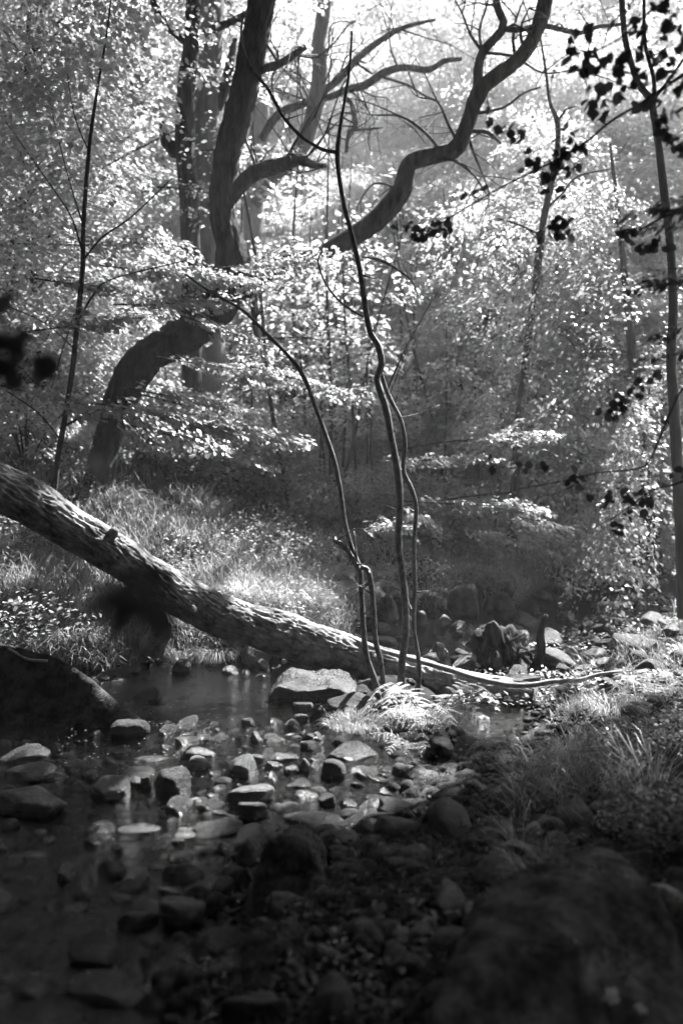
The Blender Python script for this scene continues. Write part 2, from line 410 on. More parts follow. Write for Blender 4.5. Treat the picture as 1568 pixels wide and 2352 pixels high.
def rock(px, top, bot, wpx, label, m='rock', name='rock', group='stones in the stream', ang=14, rot=None, lean=0, dep=.8, seed=None, sub=4, flat=False, d=None):
    seed = seed if seed is not None else int(px*7+bot*13) % 9973
    b = hit(px, bot) if d is None else P(px, bot, d)
    y0 = b[1]; al = math.atan2(CAMZ-b[2], y0)
    Wd = wpx/F*y0*1.02; vis = (bot-top)/F*y0; Dp = Wd*dep
    Hh = max(.32*vis, (vis-Dp*math.sin(al)*.75)/math.cos(al))
    yc = y0+Dp*.42; xc = b[0]*(yc/y0)
    g = b[2]-.01
    mb = rock_mb(seed, Wd, Dp, Hh*1.6, sub, ang, flat=flat)
    rng = random.Random(seed)
    o = mb.build(name, M[m], loc=(xc, yc, g+Hh-Hh*.8))
    o.rotation_euler = (rng.uniform(-.08, .08), lean if lean else rng.uniform(-.08, .08), rot if rot is not None else rng.uniform(-.3, .3))
    tag(o, label, 'rock', group); ROCKS.append((xc, yc, Wd*.5)); NAMED.append((xc, yc, label)); return o
R = np.random.default_rng(11)
def lit(x, y, e=0.0):
    wob = .12*np.sin(x*7.3+y*3.1)+.10*np.sin(x*3.1-y*5.7+1.3)
    a = (y > 3.0+wob) & (x > -1.0+wob) & (x < .18+.38*(y-3.2)+wob)
    b = (y > 3.95+wob) & (x > -3.6) & (x < .62+wob)
    c = (y > 5.5+wob*2)
    return a | b | c
def keep(p):
    x, y = lit_poly(p); return ~lit(x, y) & (p[:, 2] > CAMZ+.60*np.maximum(p[:, 1], 0)+.25)
def keep_back(p):
    x, y = lit_poly(p); return ((x-1.25)/.7)**2+((y-7.2)/1.1)**2 > 1
def keep_soft(p):            # leaves some dapple inside the gap
    x, y = lit_poly(p); k = lit(x, y) & (y < 10.5) & (x > -4.2) & (x < 2.5)
    return ~k | (fbm(p*1.3, 2, 77) > .75)

# ---------------------------------------------------------------- background wood
def make_tree(seed, h, cb, R0, nsp, per, size, leafm, lean=(0, 0), tr=.10, kind='broad'):
    rng = np.random.default_rng(seed)
    root = empty('background_tree', (0, 0, 0), 'x', 'tree')
    tp = [[lean[0]*t*t*h+.12*math.sin(3*t+seed), lean[1]*t*t*h+.12*math.cos(4*t+seed), t*h-.3*(t == 0), tr*(1-.85*t)] for t in np.linspace(0, 1, 7)]
    mb = MB(); tube(mb, tp, 8, .3, .10, seed=seed); tpa = np.array(tp)
    z = cb+(h*1.04-cb)*rng.uniform(0, 1, nsp)**.9; q = (z-cb)/(h-cb)
    prof = R0*np.sqrt(np.clip(1-(q*1.02-.35)**2/.46, .03, 1))
    th = rng.uniform(0, 2*np.pi, nsp)
    prof = prof*(1+.35*np.sin(th*2+seed)*np.sin(q*6+seed)+.2*rng.normal(0, 1, nsp))
    r = prof*rng.uniform(.15, .85, nsp)
    cx = np.interp(z/h, np.linspace(0, 1, 7), tpa[:, 0]); cy = np.interp(z/h, np.linspace(0, 1, 7), tpa[:, 1])
    O = np.stack([cx+r*np.cos(th), cy+r*np.sin(th), z], 1)
    kk = fbm(O*.75+seed, 2, seed) > -.30; O = O[kk]; th = th[kk]; z = z[kk]; r = r[kk]; cx = cx[kk]; cy = cy[kk]; nsp = len(O)
    D = np.stack([np.cos(th)+rng.normal(0, .3, nsp), np.sin(th)+rng.normal(0, .3, nsp), rng.normal(.05, .22, nsp)], 1)
    for k in range(0, nsp, max(1, nsp//26)):
        b = np.array([cx[k], cy[k], max(z[k]-.5*r[k]-.2, .2)])
        tube(mb, [[*b, tr*.35], [*((b+O[k])/2+[0, 0, .1]), tr*.22], [*O[k], .010]], 5, .4, .05)
    mb.build('trunk', M['bark'], root)
    lm = MB(); sprays(rng, lm, O, D, rng.uniform(.55, 1.25, nsp)*R0*.42, per, size, .22, .5, .5, .35, thick=.05)
    lm.build('crown', leafm, root, smooth=False)
    return root
protos = [make_tree(1, 10, 1.2, 2.9, 560, 90, (.055, .09), M['leaf_far']),
          make_tree(2, 12, 3.0, 3.4, 620, 90, (.055, .09), M['leaf_far'], (.08, 0), .13),
          make_tree(3, 7, .6, 2.3, 420, 85, (.05, .08), M['leaf_far'], (-.06, 0), .07),
          make_tree(4, 9, .9, 2.0, 420, 85, (.045, .075), M['leaf_mid'], (.03, 0), .07),
          make_tree(5, 4.5, .25, 1.7, 300, 75, (.045, .075), M['leaf_mid'], (.0, 0), .04)]
used = set(); BGT = []
ZL = {'a': ('pale leafy tree in the hazy wood at upper left, behind the thin saplings', 'pale trees of the wood at upper left'),
      'b': ('tree high on the far slope behind the forked trunks, crown against the bright sky', 'trees on the far slope behind the forked trunks'),
      'c': ('bushy sunlit tree in the bright wood on the right slope beyond the stream', 'sunlit trees on the right slope'),
      'd': ('small dim understorey tree on the slope behind the thin bare stems', 'small understorey trees on the slope')}
def plant(k, px, y, s=1.0, zone='a', dz=0, rz=None, nm=None):
    p = protos[k]; c = p if k not in used else copy_tree(p); used.add(k)
    x = (px-784)/F*y
    c.location = (x, y, Hs(x, y)+dz-.15); c.scale = (s, s, s*R.uniform(.92, 1.08)); c.rotation_euler = (0, 0, R.uniform(0, 6.28) if rz is None else rz)
    c.name = nm or 'background_tree'; tag(c, ZL[zone][0], 'tree', ZL[zone][1]); BGT.append(c); return c
for q in [(0, -60, 13, .75), (3, 60, 15, .9), (1, 150, 20, .8), (0, 250, 17, .85), (2, 20, 10.5, .9), (0, 330, 24, .9), (1, 60, 27, .9), (3, 270, 16.5, .9),
          (0, -150, 22, 1.0), (2, 60, 12, 1.0), (2, 400, 19, 1.1), (1, 380, 31, 1.0), (4, 90, 9.5, .8), (0, 20, 16, .9), (1, 200, 22, 1.0), (0, 320, 20, .9), (4, 190, 11.5, .6)]:
    plant(q[0], q[1], q[2], q[3], 'a')
for q in [(2, 480, 24, 1.0), (0, 560, 29, .75), (2, 660, 23, .95), (3, 730, 27, .8), (2, 830, 31, .8), (2, 930, 29, .75), (3, 1010, 25, .85), (1, 1060, 32, .75),
          (1, 690, 24, 1.25), (1, 1010, 25, 1.25), (1, 560, 21, 1.2), (0, 860, 30, 1.0), (1, 780, 40, 1.0), (1, 960, 38, 1.1), (2, 700, 21, 1.1), (0, 1000, 30, 1.0), (1, 1120, 28, 1.1), (0, 900, 34, .95), (0, 780, 36, .9), (1, 640, 33, 1.0), (2, 980, 21, 1.1)]:
    plant(q[0], q[1], q[2], q[3], 'b')
for q in [(0, 1120, 21, .8), (3, 1200, 17, .85), (0, 1290, 22, .9), (1, 1390, 26, .8), (2, 1320, 15.5, 1.0), (0, 1430, 18.5, .85), (3, 1500, 15, .9), (1, 1560, 24, .8),
          (0, 1640, 19, .9), (2, 1120, 15, .9), (4, 1240, 13, 1.1), (2, 1400, 13, .9), (4, 1450, 12.8, 1.0), (4, 1330, 12.2, .9), (3, 1600, 13.5, .9), (4, 1530, 12.0, .8), (1, 1230, 26, 1.05), (1, 1340, 30, 1.15), (1, 1480, 29, 1.2), (0, 1180, 19, 1.0), (1, 1500, 21, 1.15), (1, 1400, 23, 1.2), (1, 1600, 25, 1.3), (1, 1290, 33, 1.3), (0, 1250, 15.5, .85), (0, 1380, 14.5, .8), (2, 1200, 13.5, .9), (0, 1500, 16.5, .9), (2, 1130, 17, 1.1), (0, 1080, 20, .8)]:
    plant(q[0], q[1], q[2], q[3], 'c')
for q in [(4, 560, 16, .6), (4, 720, 17, .7), (4, 930, 16, .7), (4, 1060, 13, .7), (4, 850, 20, .9), (4, 1180, 12.5, .7), (4, 640, 21, .9), (3, 590, 15, .55), (3, 700, 16.5, .6), (3, 820, 15, .55), (3, 930, 16, .65), (3, 1040, 14, .6), (4, 1120, 13, .9)]:
    plant(q[0], q[1], q[2], q[3], 'd', nm='understorey_tree')
PLACES = [(110, 'left of the slender dark beech'), (250, 'just right of the slender dark beech'), (420, 'left of the close pair of trunks'), (600, 'behind the leaning oak'),
          (760, 'left of the tallest bare stem'), (900, 'behind the tallest bare stem'), (1060, 'right of the tallest bare stem'), (1190, 'left of the thin mottled trunk'),
          (1330, 'right of the thin mottled trunk'), (1470, 'behind the leafy cascade'), (9999, 'towards the right edge')]
ORD = ['nearest', 'second nearest', 'third nearest', 'fourth nearest', 'fifth nearest', 'sixth nearest', 'seventh nearest', 'eighth nearest', 'ninth nearest', 'tenth nearest']+['%dth nearest' % q_ for q_ in range(11, 40)]
def relabel(lst):
    by = {}
    for c in lst:
        px = c.location.x/c.location.y*F+784; pl = next(t for a, t in PLACES if px < a); by.setdefault((pl, c['group']), []).append(c)
    for (pl, gp), cs in by.items():
        cs.sort(key=lambda o_: o_.location.y)
        kindw = {'p': 'pale leafy tree', 't': 'tree on the far slope', 's': 'small understorey tree'}[gp[0]] if not gp.startswith('sun') else 'sunlit leafy tree'
        if gp.startswith('thin'): kindw = 'thin bare pole'
        for i_, c in enumerate(cs): c['label'] = kindw+' '+pl+(', '+ORD[i_]+' of them' if len(cs) > 1 else '')
relabel(BGT); POLES = []
# thin poles of the thicket in the middle
root = empty('thin_sapling', (0, 0, 0), 'slender bare upright pole in the thicket behind the central stems', 'sapling', 'thin poles of the thicket')
mb = MB(); tube(mb, [[0, 0, -.3, .022], [.03, 0, 1, .02], [-.02, .02, 2.2, .015], [.05, 0, 3.6, .006]], 6, .2, .1); mb.build('stem', M['bark'], root)
rng = np.random.default_rng(5); lm = MB(); n = 16
O = np.stack([rng.normal(0, .1, n), rng.normal(0, .1, n), rng.uniform(.8, 3.6, n)], 1); th = rng.uniform(0, 6.28, n)
sprays(rng, lm, O, np.stack([np.cos(th), np.sin(th), 0*th], 1), np.full(n, .55), 28, (.05, .08), .2, .45, .4); lm.build('foliage', M['leaf_mid'], root, smooth=False)
for k in range(60):
    px = R.uniform(520, 1150); y = R.uniform(10, 17); x = (px-784)/F*y
    c = root if k == 0 else copy_tree(root)
    c.location = (x, y, Hs(x, y)); c.rotation_euler = (R.normal(0, .07), R.normal(0, .09), R.uniform(0, 6.28)); c.scale = [R.uniform(.8, 1.5)]*3; POLES.append(c)
relabel(POLES)

# ---------------------------------------------------------------- the big trees
def limb(mb, rows, y, sides=16, seed=0, step=.08, amp=.09, ridge=.05, side=0):
    q = tube(mb, wpath(rows, y), sides, step, amp, ridge, seed); rg = np.random.default_rng(seed+7)
    for k in range(side):            # side branches that divide again
        i_ = int(len(q)*rg.uniform(.25, .98)); b = q[min(i_, len(q)-1)]; d = nrm(rg.normal(0, 1, 3)*[1, .6, .6]+[0, 0, .45]); L = rg.uniform(.5, 1.5); r0 = min(b[3]*.4, .022)
        pts = [[*b[:3], r0]]; p = b[:3].copy()
        for s_ in range(4): d = nrm(d+rg.normal(0, .35, 3)); p = p+d*L/4; pts.append([*p, r0*(1-.22*(s_+1))])
        tube(mb, pts, 6, .08, .1, 0, k)
        for m_ in (1, 2, 3):
            e = nrm(d+rg.normal(0, .7, 3)); o_ = np.array(pts[m_][:3]); tube(mb, [[*o_, r0*.4], [*(o_+e*L*.25+[0, 0, .03]), r0*.3], [*(o_+e*L*.5), .003]], 5, .1, .1, 0, k)
    return q
oak = empty('leaning_oak', (*P(195, 1200, 9)[:2], Hs(*P(195, 1200, 9)[:2])), 'big dark leaning trunk on the left bank with one long crooked limb sweeping right', 'tree')
def rel(mbx, root):
    off = np.array(root.location); mbx.v = [q-off for q in mbx.v]; return mbx
def rbuild(mbx, name, m_, root, smooth=True): return rel(mbx, root).build(name, m_, root, smooth)
mb = MB(); limb(mb, [(165, 1290, 96), (190, 1200, 78), (225, 1110, 60), (250, 1000, 58), (272, 930, 66), (305, 862, 76), (345, 815, 74), (410, 778, 80), (470, 728, 88), (515, 672, 90), (537, 625, 84),
     (530, 565, 66), (508, 480, 54), (520, 370, 56), (553, 240, 60), (580, 120, 58), (598, 30, 58), (612, -90, 62)], 9, 40, 3, .04, .13, .26)
rbuild(mb, 'trunk', M['bark'], oak)
for rows, nm in [([(530, 650, 60), (590, 632, 46), (650, 606, 40), (720, 588, 34), (770, 566, 38), (825, 535, 44), (880, 490, 46), (922, 438, 44), (938, 380, 38), (975, 362, 38), (1040, 345, 36), (1060, 318, 36), (1078, 270, 36), (1100, 212, 40),
                   (1130, 182, 34), (1185, 140, 32), (1222, 92, 32), (1245, 30, 32), (1262, -60, 34)], 'limb'),
                 ([(1100, 215, 30), (1098, 165, 22), (1108, 120, 20), (1150, 72, 20), (1156, 50, 18), (1140, 10, 16), (1138, -50, 14)], 'limb'),
                 ([(1152, 66, 12), (1190, 68, 12), (1250, 60, 11), (1330, 76, 10), (1370, 62, 9), (1430, 55, 7)], 'limb'),
                 ([(1078, 260, 8), (1110, 258, 7), (1160, 245, 6), (1200, 215, 5), (1240, 200, 4)], 'limb'),
                 ([(1082, 300, 7), (1120, 305, 9), (1150, 330, 5)], 'limb'),
                 ([(528, 455, 34), (548, 432, 32), (580, 400, 34), (640, 380, 34), (690, 366, 28), (720, 380, 16), (750, 380, 10)], 'limb'),
                 ([(596, 160, 20), (640, 148, 16), (675, 125, 14), (702, 108, 12)], 'limb'),
                 ([(535, 640, 14), (560, 660, 18), (580, 700, 14), (590, 780, 12)], 'limb'),
                 ([(830, 590, 4), (880, 600, 8), (940, 640, 5), (960, 680, 3)], 'limb')]:
    mb = MB(); limb(mb, rows, 9, 14, int(rows[0][0]), .06, .18, .12, 7 if rows[0][2] > 9 else 2); rbuild(mb, nm, M['bark'], oak)
def dirs(rng, n, z=.0, zs=.2, az=None, spread=6.28):
    th = rng.uniform(0, 6.28, n) if az is None else rng.normal(az, spread, n)
    return np.stack([np.cos(th), np.sin(th), rng.normal(z, zs, n)], 1)
def cloud(rng, box, n, y, d=1.0, zmin=None):
    px = rng.uniform(box[0], box[2], n); py = rng.uniform(box[1], box[3], n); yy = rng.uniform(y-d, y+d, n)
    return np.array([P(a, b, c) for a, b, c in zip(px, py, yy)])
rng = np.random.default_rng(21); lm = MB()
O = np.vstack([cloud(rng, (380, -300, 760, -60), 50, 10.8, 1.6), cloud(rng, (940, -250, 1350, 140), 60, 10.8, 1.6), cloud(rng, (700, -250, 1000, -60), 30, 10.5, 1.6), cloud(rng, (560, 0, 760, 300), 10, 11, 1), cloud(rng, (950, 0, 1350, 200), 16, 10.5, 1), cloud(rng, (760, 560, 1000, 640), 7, 9.6, .5)])
sprays(rng, lm, O, dirs(rng, len(O)), rng.uniform(.5, 1.0, len(O)), 60, (.05, .085), .3, .45, .4, keep=keep_soft)
rbuild(lm, 'crown', M['leaf_mid'], oak, False)

# forked pale tree just behind the oak
g = P(640, 900, 11.5)
t2 = empty('forked_tree', (g[0], g[1], Hs(g[0], g[1])), 'tall pale grey trunk rising right of the leaning trunk with crooked side branches', 'tree')
mb = MB(); limb(mb, [(560, 1000, 50), (565, 860, 48), (568, 700, 48), (578, 520, 50), (590, 380, 46), (598, 250, 40), (590, 150, 36), (575, 60, 30)], 13, 16, 9, .1, .07, .08); rbuild(mb, 'trunk', M['bark_pale'], t2)
for rows in [[(585, 470, 26), (640, 395, 30), (690, 345, 34), (712, 290, 34), (728, 220, 36), (735, 150, 34), (732, 100, 32), (740, 50, 32), (752, -60, 34)],
             [(600, 320, 18), (640, 262, 18), (700, 238, 16), (760, 222, 14), (800, 205, 16), (840, 195, 18), (885, 165, 17), (930, 155, 14), (985, 160, 14), (1020, 140, 12), (1060, 135, 9)],
             [(735, 215, 16), (775, 185, 16), (820, 135, 15), (870, 95, 14), (930, 62, 10), (1000, 45, 6)],
             [(880, 178, 6), (935, 195, 6), (975, 220, 5), (1010, 235, 4)],
             [(790, 225, 12), (806, 235, 12), (816, 290, 12), (800, 310, 10), (795, 350, 8)],
             [(810, 140, 6), (840, 160, 6), (855, 170, 5)], [(805, 300, 6), (850, 296, 6), (880, 293, 4)], [(915, 270, 3), (955, 300, 4), (975, 330, 3)],
             [(850, 300, 4), (845, 325, 4), (850, 345, 3)], [(960, 270, 2), (1010, 260, 3), (1030, 250, 2)]]:
    mb = MB(); limb(mb, rows, 11.5, 12, int(rows[1][1]), .08, .18, .10, 6 if rows[0][2] > 9 else 2); rbuild(mb, 'limb', M['bark_pale'] if rows[0][2] > 20 else M['bark'], t2)
lm = MB(); O = np.vstack([cloud(rng, (500, -200, 760, 120), 50, 13.5, 2), cloud(rng, (930, -200, 1250, 260), 70, 13.5, 2), cloud(rng, (760, 150, 1000, 420), 24, 14, 1.5), cloud(rng, (620, 60, 780, 330), 8, 13, 1), cloud(rng, (840, 130, 1060, 330), 14, 13, 1)])
sprays(rng, lm, O, dirs(rng, len(O)), rng.uniform(.5, 1.1, len(O)), 60, (.06, .09), .3, .45, .4, keep=keep_soft); rbuild(lm, 'crown', M['leaf_mid'], t2, False)

# twin trunks behind on the left
for nm, lb, rows, y, lmbs in [
    ('twin_trunk', 'dark upright trunk, left one of the close pair, with a stub on its left side', [(440, 900, 46), (440, 700, 44), (438, 560, 42), (432, 430, 42), (425, 330, 44), (428, 200, 40), (440, 100, 36), (450, -60, 36)], 10.6,
     [[(425, 350, 34), (400, 345, 34), (382, 325, 28), (375, 300, 16), (370, 265, 8), (366, 240, 4)], [(440, 110, 18), (410, 82, 18), (375, 50, 20), (355, 10, 18), (345, -40, 18)], [(445, 90, 18), (480, 70, 20), (520, 55, 16), (560, 35, 14), (600, 20, 10)]]),
    ('twin_trunk', 'paler upright trunk, right one of the close pair behind the leaning trunk', [(492, 1060, 60), (488, 860, 58), (485, 700, 56), (478, 500, 58), (472, 330, 60), (476, 200, 58), (482, 90, 56), (490, -60, 56)], 11.3,
     [[(500, 250, 20), (520, 190, 26), (530, 140, 20), (540, 90, 12)]])]:
    g = P(rows[0][0], rows[0][1], y)
    t = empty(nm, (g[0], g[1], Hs(g[0], g[1])), lb, 'tree', 'close pair of trunks')
    mb = MB(); limb(mb, rows, y, 18, int(rows[0][0]), .09, .09, .12); rbuild(mb, 'trunk', M['bark_pale'] if 'paler' in lb else M['bark'], t)
    for r_ in lmbs: mb = MB(); limb(mb, r_, y, 12, 4, .08, .1, .05); rbuild(mb, 'limb', M['bark'], t)
    lm = MB(); O = np.vstack([cloud(rng, (300, -250, 600, -80), 20, y, 1.5), cloud(rng, (400, 180, 560, 560), 3, y-.8, .3)])
    sprays(rng, lm, O, dirs(rng, len(O)), rng.uniform(.4, .8, len(O)), 50, (.05, .08), .3, .5, .4); rbuild(lm, 'crown', M['leaf_mid'], t, False)

# ---------------------------------------------------------------- slender trees either side
BT = MB()
def band(lm, rng, a, b, y, n, L=.55, per=60, size=(.036, .058), spread=14, th=.012, wd=.42, y2=None):
    y2 = y2 or y
    tube(BT, wpath([(a[0]-20, a[1], 4), ((a[0]+b[0])/2, (a[1]+b[1])/2+3, 3.5), (b[0], b[1], 2)], y), 5, .1, .1)
    for k in range(n):
        t = (k+.5)/n; px = a[0]+(b[0]-a[0])*t; py = a[1]+(b[1]-a[1])*t+rng.normal(0, spread*.25)
        p = P(px, py, y+(y2-y)*t+rng.normal(0, .12)); q = P(b[0]+(b[0]-a[0])*.2, b[1]+(b[1]-a[1])*.2, y2)
        d = nrm(q-p)+rng.normal(0, .28, 3)*[1, 1, .25]
        sprays(rng, lm, p[None], d[None], np.array([L*rng.uniform(.7, 1.2)]), per, size, .10, wd, .22, True, thick=th)
g = P(125, 1130, 7)
b1 = empty('beech_sapling', (g[0], g[1], Hs(g[0], g[1])), 'slender dark beech on the left bank with bright layered sprays reaching right', 'tree')
mb = MB(); limb(mb, [(118, 1220, 15), (125, 1130, 13), (135, 1040, 13), (150, 960, 12), (168, 840, 12), (178, 740, 12), (190, 620, 11), (192, 520, 10), (200, 400, 9), (210, 300, 8), (225, 200, 6), (245, 80, 4), (262, -60, 3)], 7, 10, 2, .06, .08); rbuild(mb, 'trunk', M['bark'], b1)
for rows in [[(138, 985, 6), (180, 962, 6), (230, 940, 5), (300, 905, 4), (420, 930, 3)], [(190, 600, 5), (235, 545, 5), (300, 500, 4), (395, 410, 3)], [(178, 740, 5), (220, 670, 5), (260, 640, 4), (420, 600, 3)],
             [(190, 580, 5), (165, 500, 4), (120, 430, 3), (0, 260, 2)], [(192, 520, 4), (150, 380, 3), (95, 150, 2)], [(140, 1010, 4), (90, 950, 4), (20, 900, 3)], [(172, 800, 4), (100, 740, 3), (10, 700, 2)],
             [(205, 350, 3), (170, 260, 3), (150, 130, 2)]]:
    mb = MB(); limb(mb, rows, 7, 6, 4, .08, .05, 0); rbuild(mb, 'limb', M['bark'], b1)
for a, b, y, n, L, per in [((230, 925), (620, 1000), 6.9, 26, .42, 60), ((250, 960), (560, 1040), 6.8, 12, .38, 45), ((300, 890), (520, 930), 7.2, 12, .4, 50),
                           ((420, 720), (560, 775), 7.4, 9, .35, 45), ((250, 610), (560, 640), 7.8, 26, .45, 55), ((520, 615), (740, 600), 8.3, 16, .4, 50),
                           ((100, 760), (300, 720), 7, 14, .45, 50), ((0, 880), (200, 930), 7, 12, .5, 50), ((60, 560), (380, 560), 7.5, 14, .5, 50),
                           ((380, 430), (540, 430), 10.5, 8, .45, 40), ((480, 345), (620, 335), 10.5, 8, .45, 40), ((560, 830), (800, 905), 9, 14, .45, 45),
                           ((280, 700), (480, 690), 7.6, 14, .4, 50), ((380, 820), (560, 850), 7.8, 12, .4, 45), ((100, 640), (250, 660), 7.2, 10, .45, 50)]:
    lm = MB(); band(lm, rng, a, b, y, n, L, int(per*1.4)); rbuild(lm, 'leaf_spray', M['leaf_spray'], b1, False); rbuild(BT, 'twig', M['bark'], b1); BT = MB()
lm = MB(); O = np.vstack([cloud(rng, (-80, 50, 260, 560), 140, 8.4, 1.6), cloud(rng, (-80, 560, 150, 900), 60, 8.2, 1.2), cloud(rng, (-80, -100, 300, 400), 60, 7.6, 1.0)])
sprays(rng, lm, O, dirs(rng, len(O), -.1), rng.uniform(.35, .75, len(O)), 55, (.045, .07), .35, .45, .4, keep=keep_soft); rbuild(lm, 'crown', M['leaf_mid'], b1, False)

g = P(1180, 1180, 9)
b2 = empty('slender_tree', (g[0], g[1], Hs(g[0], g[1])), 'thin mottled upright trunk in the sunlit leaves right of the bare stems', 'tree')
mb = MB(); limb(mb, [(1172, 1260, 26), (1180, 1150, 22), (1186, 1050, 22), (1192, 960, 20), (1203, 870, 19), (1215, 760, 18), (1228, 670, 17), (1240, 560, 17), (1252, 480, 15), (1270, 400, 14), (1280, 330, 12), (1278, 275, 12), (1262, 235, 7), (1252, 160, 6), (1240, 85, 5)], 9, 10, 6, .06, .16); rbuild(mb, 'trunk', M['bark'], b2)
for rows in [[(1279, 280, 6), (1300, 250, 5), (1320, 245, 4)], [(1258, 475, 7), (1290, 445, 5), (1325, 405, 5), (1400, 388, 3)], [(1242, 540, 5), (1200, 520, 5), (1140, 500, 3)], [(1240, 560, 4), (1230, 545, 4), (1205, 520, 3)],
             [(1190, 1000, 8), (1120, 1010, 5), (980, 1020, 4), (860, 1050, 3)], [(1182, 1130, 6), (1080, 1140, 5), (900, 1165, 3)]]:
    mb = MB(); limb(mb, rows, 9, 6, 4, .08, .05, 0); rbuild(mb, 'limb', M['bark'], b2)
for a, b, y, n, L, per in [((940, 1150), (1180, 1162), 7.8, 20, .42, 55), ((1060, 1012), (1215, 998), 8, 16, .42, 60), ((880, 1060), (1060, 1050), 8.3, 10, .4, 45), ((1180, 1180), (1260, 1200), 8, 6, .4, 45),
                           ((900, 1160), (960, 1190), 7.4, 6, .35, 40), ((830, 1215), (900, 1210), 6.9, 7, .3, 40)]:
    lm = MB(); band(lm, rng, a, b, y, n, L, int(per*1.4)); rbuild(lm, 'leaf_spray', M['leaf_spray'], b2, False); rbuild(BT, 'twig', M['bark'], b2); BT = MB()
lm = MB(); O = np.vstack([cloud(rng, (1020, 420, 1330, 1000), 130, 10.3, 1.0), cloud(rng, (1180, 250, 1340, 520), 26, 10, .8)])
sprays(rng, lm, O, dirs(rng, len(O), -.25), rng.uniform(.35, .7, len(O)), 85, (.035, .055), .45, .45, .4, keep=keep_back); rbuild(lm, 'crown', M['leaf_mid'], b2, False)

# leafy curtain on the right bank: bright cascade
g = P(1440, 1200, 9)
b3 = empty('weeping_tree', (g[0], g[1], Hs(g[0], g[1])), 'leafy tree whose bright foliage cascades down to the stream at right', 'tree')
mb = MB(); limb(mb, [(1500, 1280, 30), (1480, 1100, 26), (1460, 900, 22), (1440, 700, 18), (1420, 500, 12), (1400, 330, 6)], 10, 10, 6, .08, .1); rbuild(mb, 'trunk', M['bark'], b3)
lm = MB(); O = []
for k in range(400):
    u = rng.uniform(-.3, 1); px = 1360+rng.normal(0, 95)*(.7+.6*u)-60*u; py = 600+620*u; O.append(P(px, py, 9.2-1.2*u+rng.normal(0, .5)))
O = np.array(O); D = dirs(rng, len(O), -.7, .2, math.radians(-120), .7)
sprays(rng, lm, O, D, rng.uniform(.4, .8, len(O)), 100, (.032, .055), .6, .42, .4, keep=keep_back); rbuild(lm, 'crown', M['leaf_spray'], b3, False)
lm = MB(); band(lm, rng, (1150, 1180), (1420, 1290), 8.4, 22, .45, 80, (.032, .055)); band(lm, rng, (1060, 1210), (1330, 1290), 8.8, 22, .45, 80, (.032, .055)); rbuild(lm, 'leaf_spray', M['herb'], b3, False)

g = P(1555, 1300, 6.5)
b4 = empty('edge_tree', (g[0], g[1], Hs(g[0], g[1])), 'grey trunk at the right edge with a crooked upper fork and dangling leaves', 'tree')
mb = MB(); limb(mb, [(1572, 1420, 34), (1565, 1250, 30), (1555, 1080, 26), (1548, 950, 24), (1540, 820, 22), (1545, 700, 20), (1538, 560, 18), (1525, 450, 18), (1512, 340, 16), (1500, 260, 16), (1492, 225, 16), (1470, 200, 14), (1447, 140, 13), (1432, 70, 13), (1425, -40, 13)], 6.5, 12, 6, .05, .08); rbuild(mb, 'trunk', M['bark_pale'], b4)
for rows in [[(1500, 240, 10), (1500, 180, 9), (1480, 100, 8), (1478, 0, 7)], [(1495, 235, 8), (1530, 190, 6), (1580, 120, 5)]]:
    mb = MB(); limb(mb, rows, 6.5, 8, 4, .06, .1, 0); rbuild(mb, 'limb', M['bark'], b4)

# ---------------------------------------------------------------- trees the near twigs belong to, their unseen crowns added for shade
def canopy(rng, n, xr, yr, zt=3.0, zmin=4.2):
    x = rng.uniform(*xr, n); y = rng.uniform(*yr, n); z = np.maximum(CAMZ+.60*np.maximum(y, 0)+.95, zmin)+rng.uniform(0, zt, n)
    return np.stack([x, y, z], 1)
near = empty('overhanging_tree', (2.6, .6, Hs(2.6, .6)), 'tree on the right bank whose dark twigs cross the sunny wood, unseen shade crown added', 'tree')
mb = MB(); tube(mb, [[2.6, .6, -.2, .22], [2.65, .7, 2, .19], [2.5, .8, 4, .16], [2.2, 1.0, 6.5, .10], [1.8, 1.2, 9, .05]], 16, .1, .1, .1, 3); rbuild(mb, 'trunk', M['bark'], near)
for e in [(-1.5, 3.0, 5.6), (1.2, 7.0, 7.2), (-3.5, 5.5, 6.5), (4.5, 5.0, 6.5), (0, -2, 6), (4.5, -2, 6)]:
    mb = MB(); tube(mb, [[2.5, .8, 4.0, .07], [2.5+(e[0]-2.5)*.4, .8+(e[1]-.8)*.4, 5.2 if e[1] < 4 else 5.4, .05], [*e, .015]], 8, .2, .1); rbuild(mb, 'limb', M['bark'], near)
def shade_skirt(rng, n, s):  # unseen leaf curtain beside and behind the camera, added to block sky light
    a = rng.uniform(math.radians(-100), math.radians(18), n); r_ = rng.uniform(6, 7.5, n)
    return np.stack([s*r_*np.cos(a)*.95, r_*np.sin(a)-.5, rng.uniform(.2, 8.5, n)], 1)
lm = MB(); O = shade_skirt(rng, 620, 1); sprays(rng, lm, O, dirs(rng, len(O)), rng.uniform(1, 1.5, len(O)), 34, (.20, .28), .3, .5, .5, keep=lambda p: p[:, 0] > .47*p[:, 1]+1)
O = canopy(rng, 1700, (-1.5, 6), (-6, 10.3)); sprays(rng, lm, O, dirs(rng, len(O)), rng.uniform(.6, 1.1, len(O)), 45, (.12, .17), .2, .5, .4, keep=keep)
rbuild(lm, 'crown', M['leaf_canopy'], near, False)  # out-of-view canopy and curtain, shaped to keep the foreground dim
leftt = empty('overhanging_tree', (-3.4, .8, Hs(-3.4, .8)), 'tree beyond the left edge whose blurred dark leaves hang close, unseen shade crown added', 'tree')
mb = MB(); tube(mb, [[-3.4, .8, -.2, .25], [-3.3, .9, 2, .2], [-3.2, 1, 5, .15], [-3.0, 1.2, 8, .06]], 16, .1, .1, .1, 4); rbuild(mb, 'trunk', M['bark'], leftt)
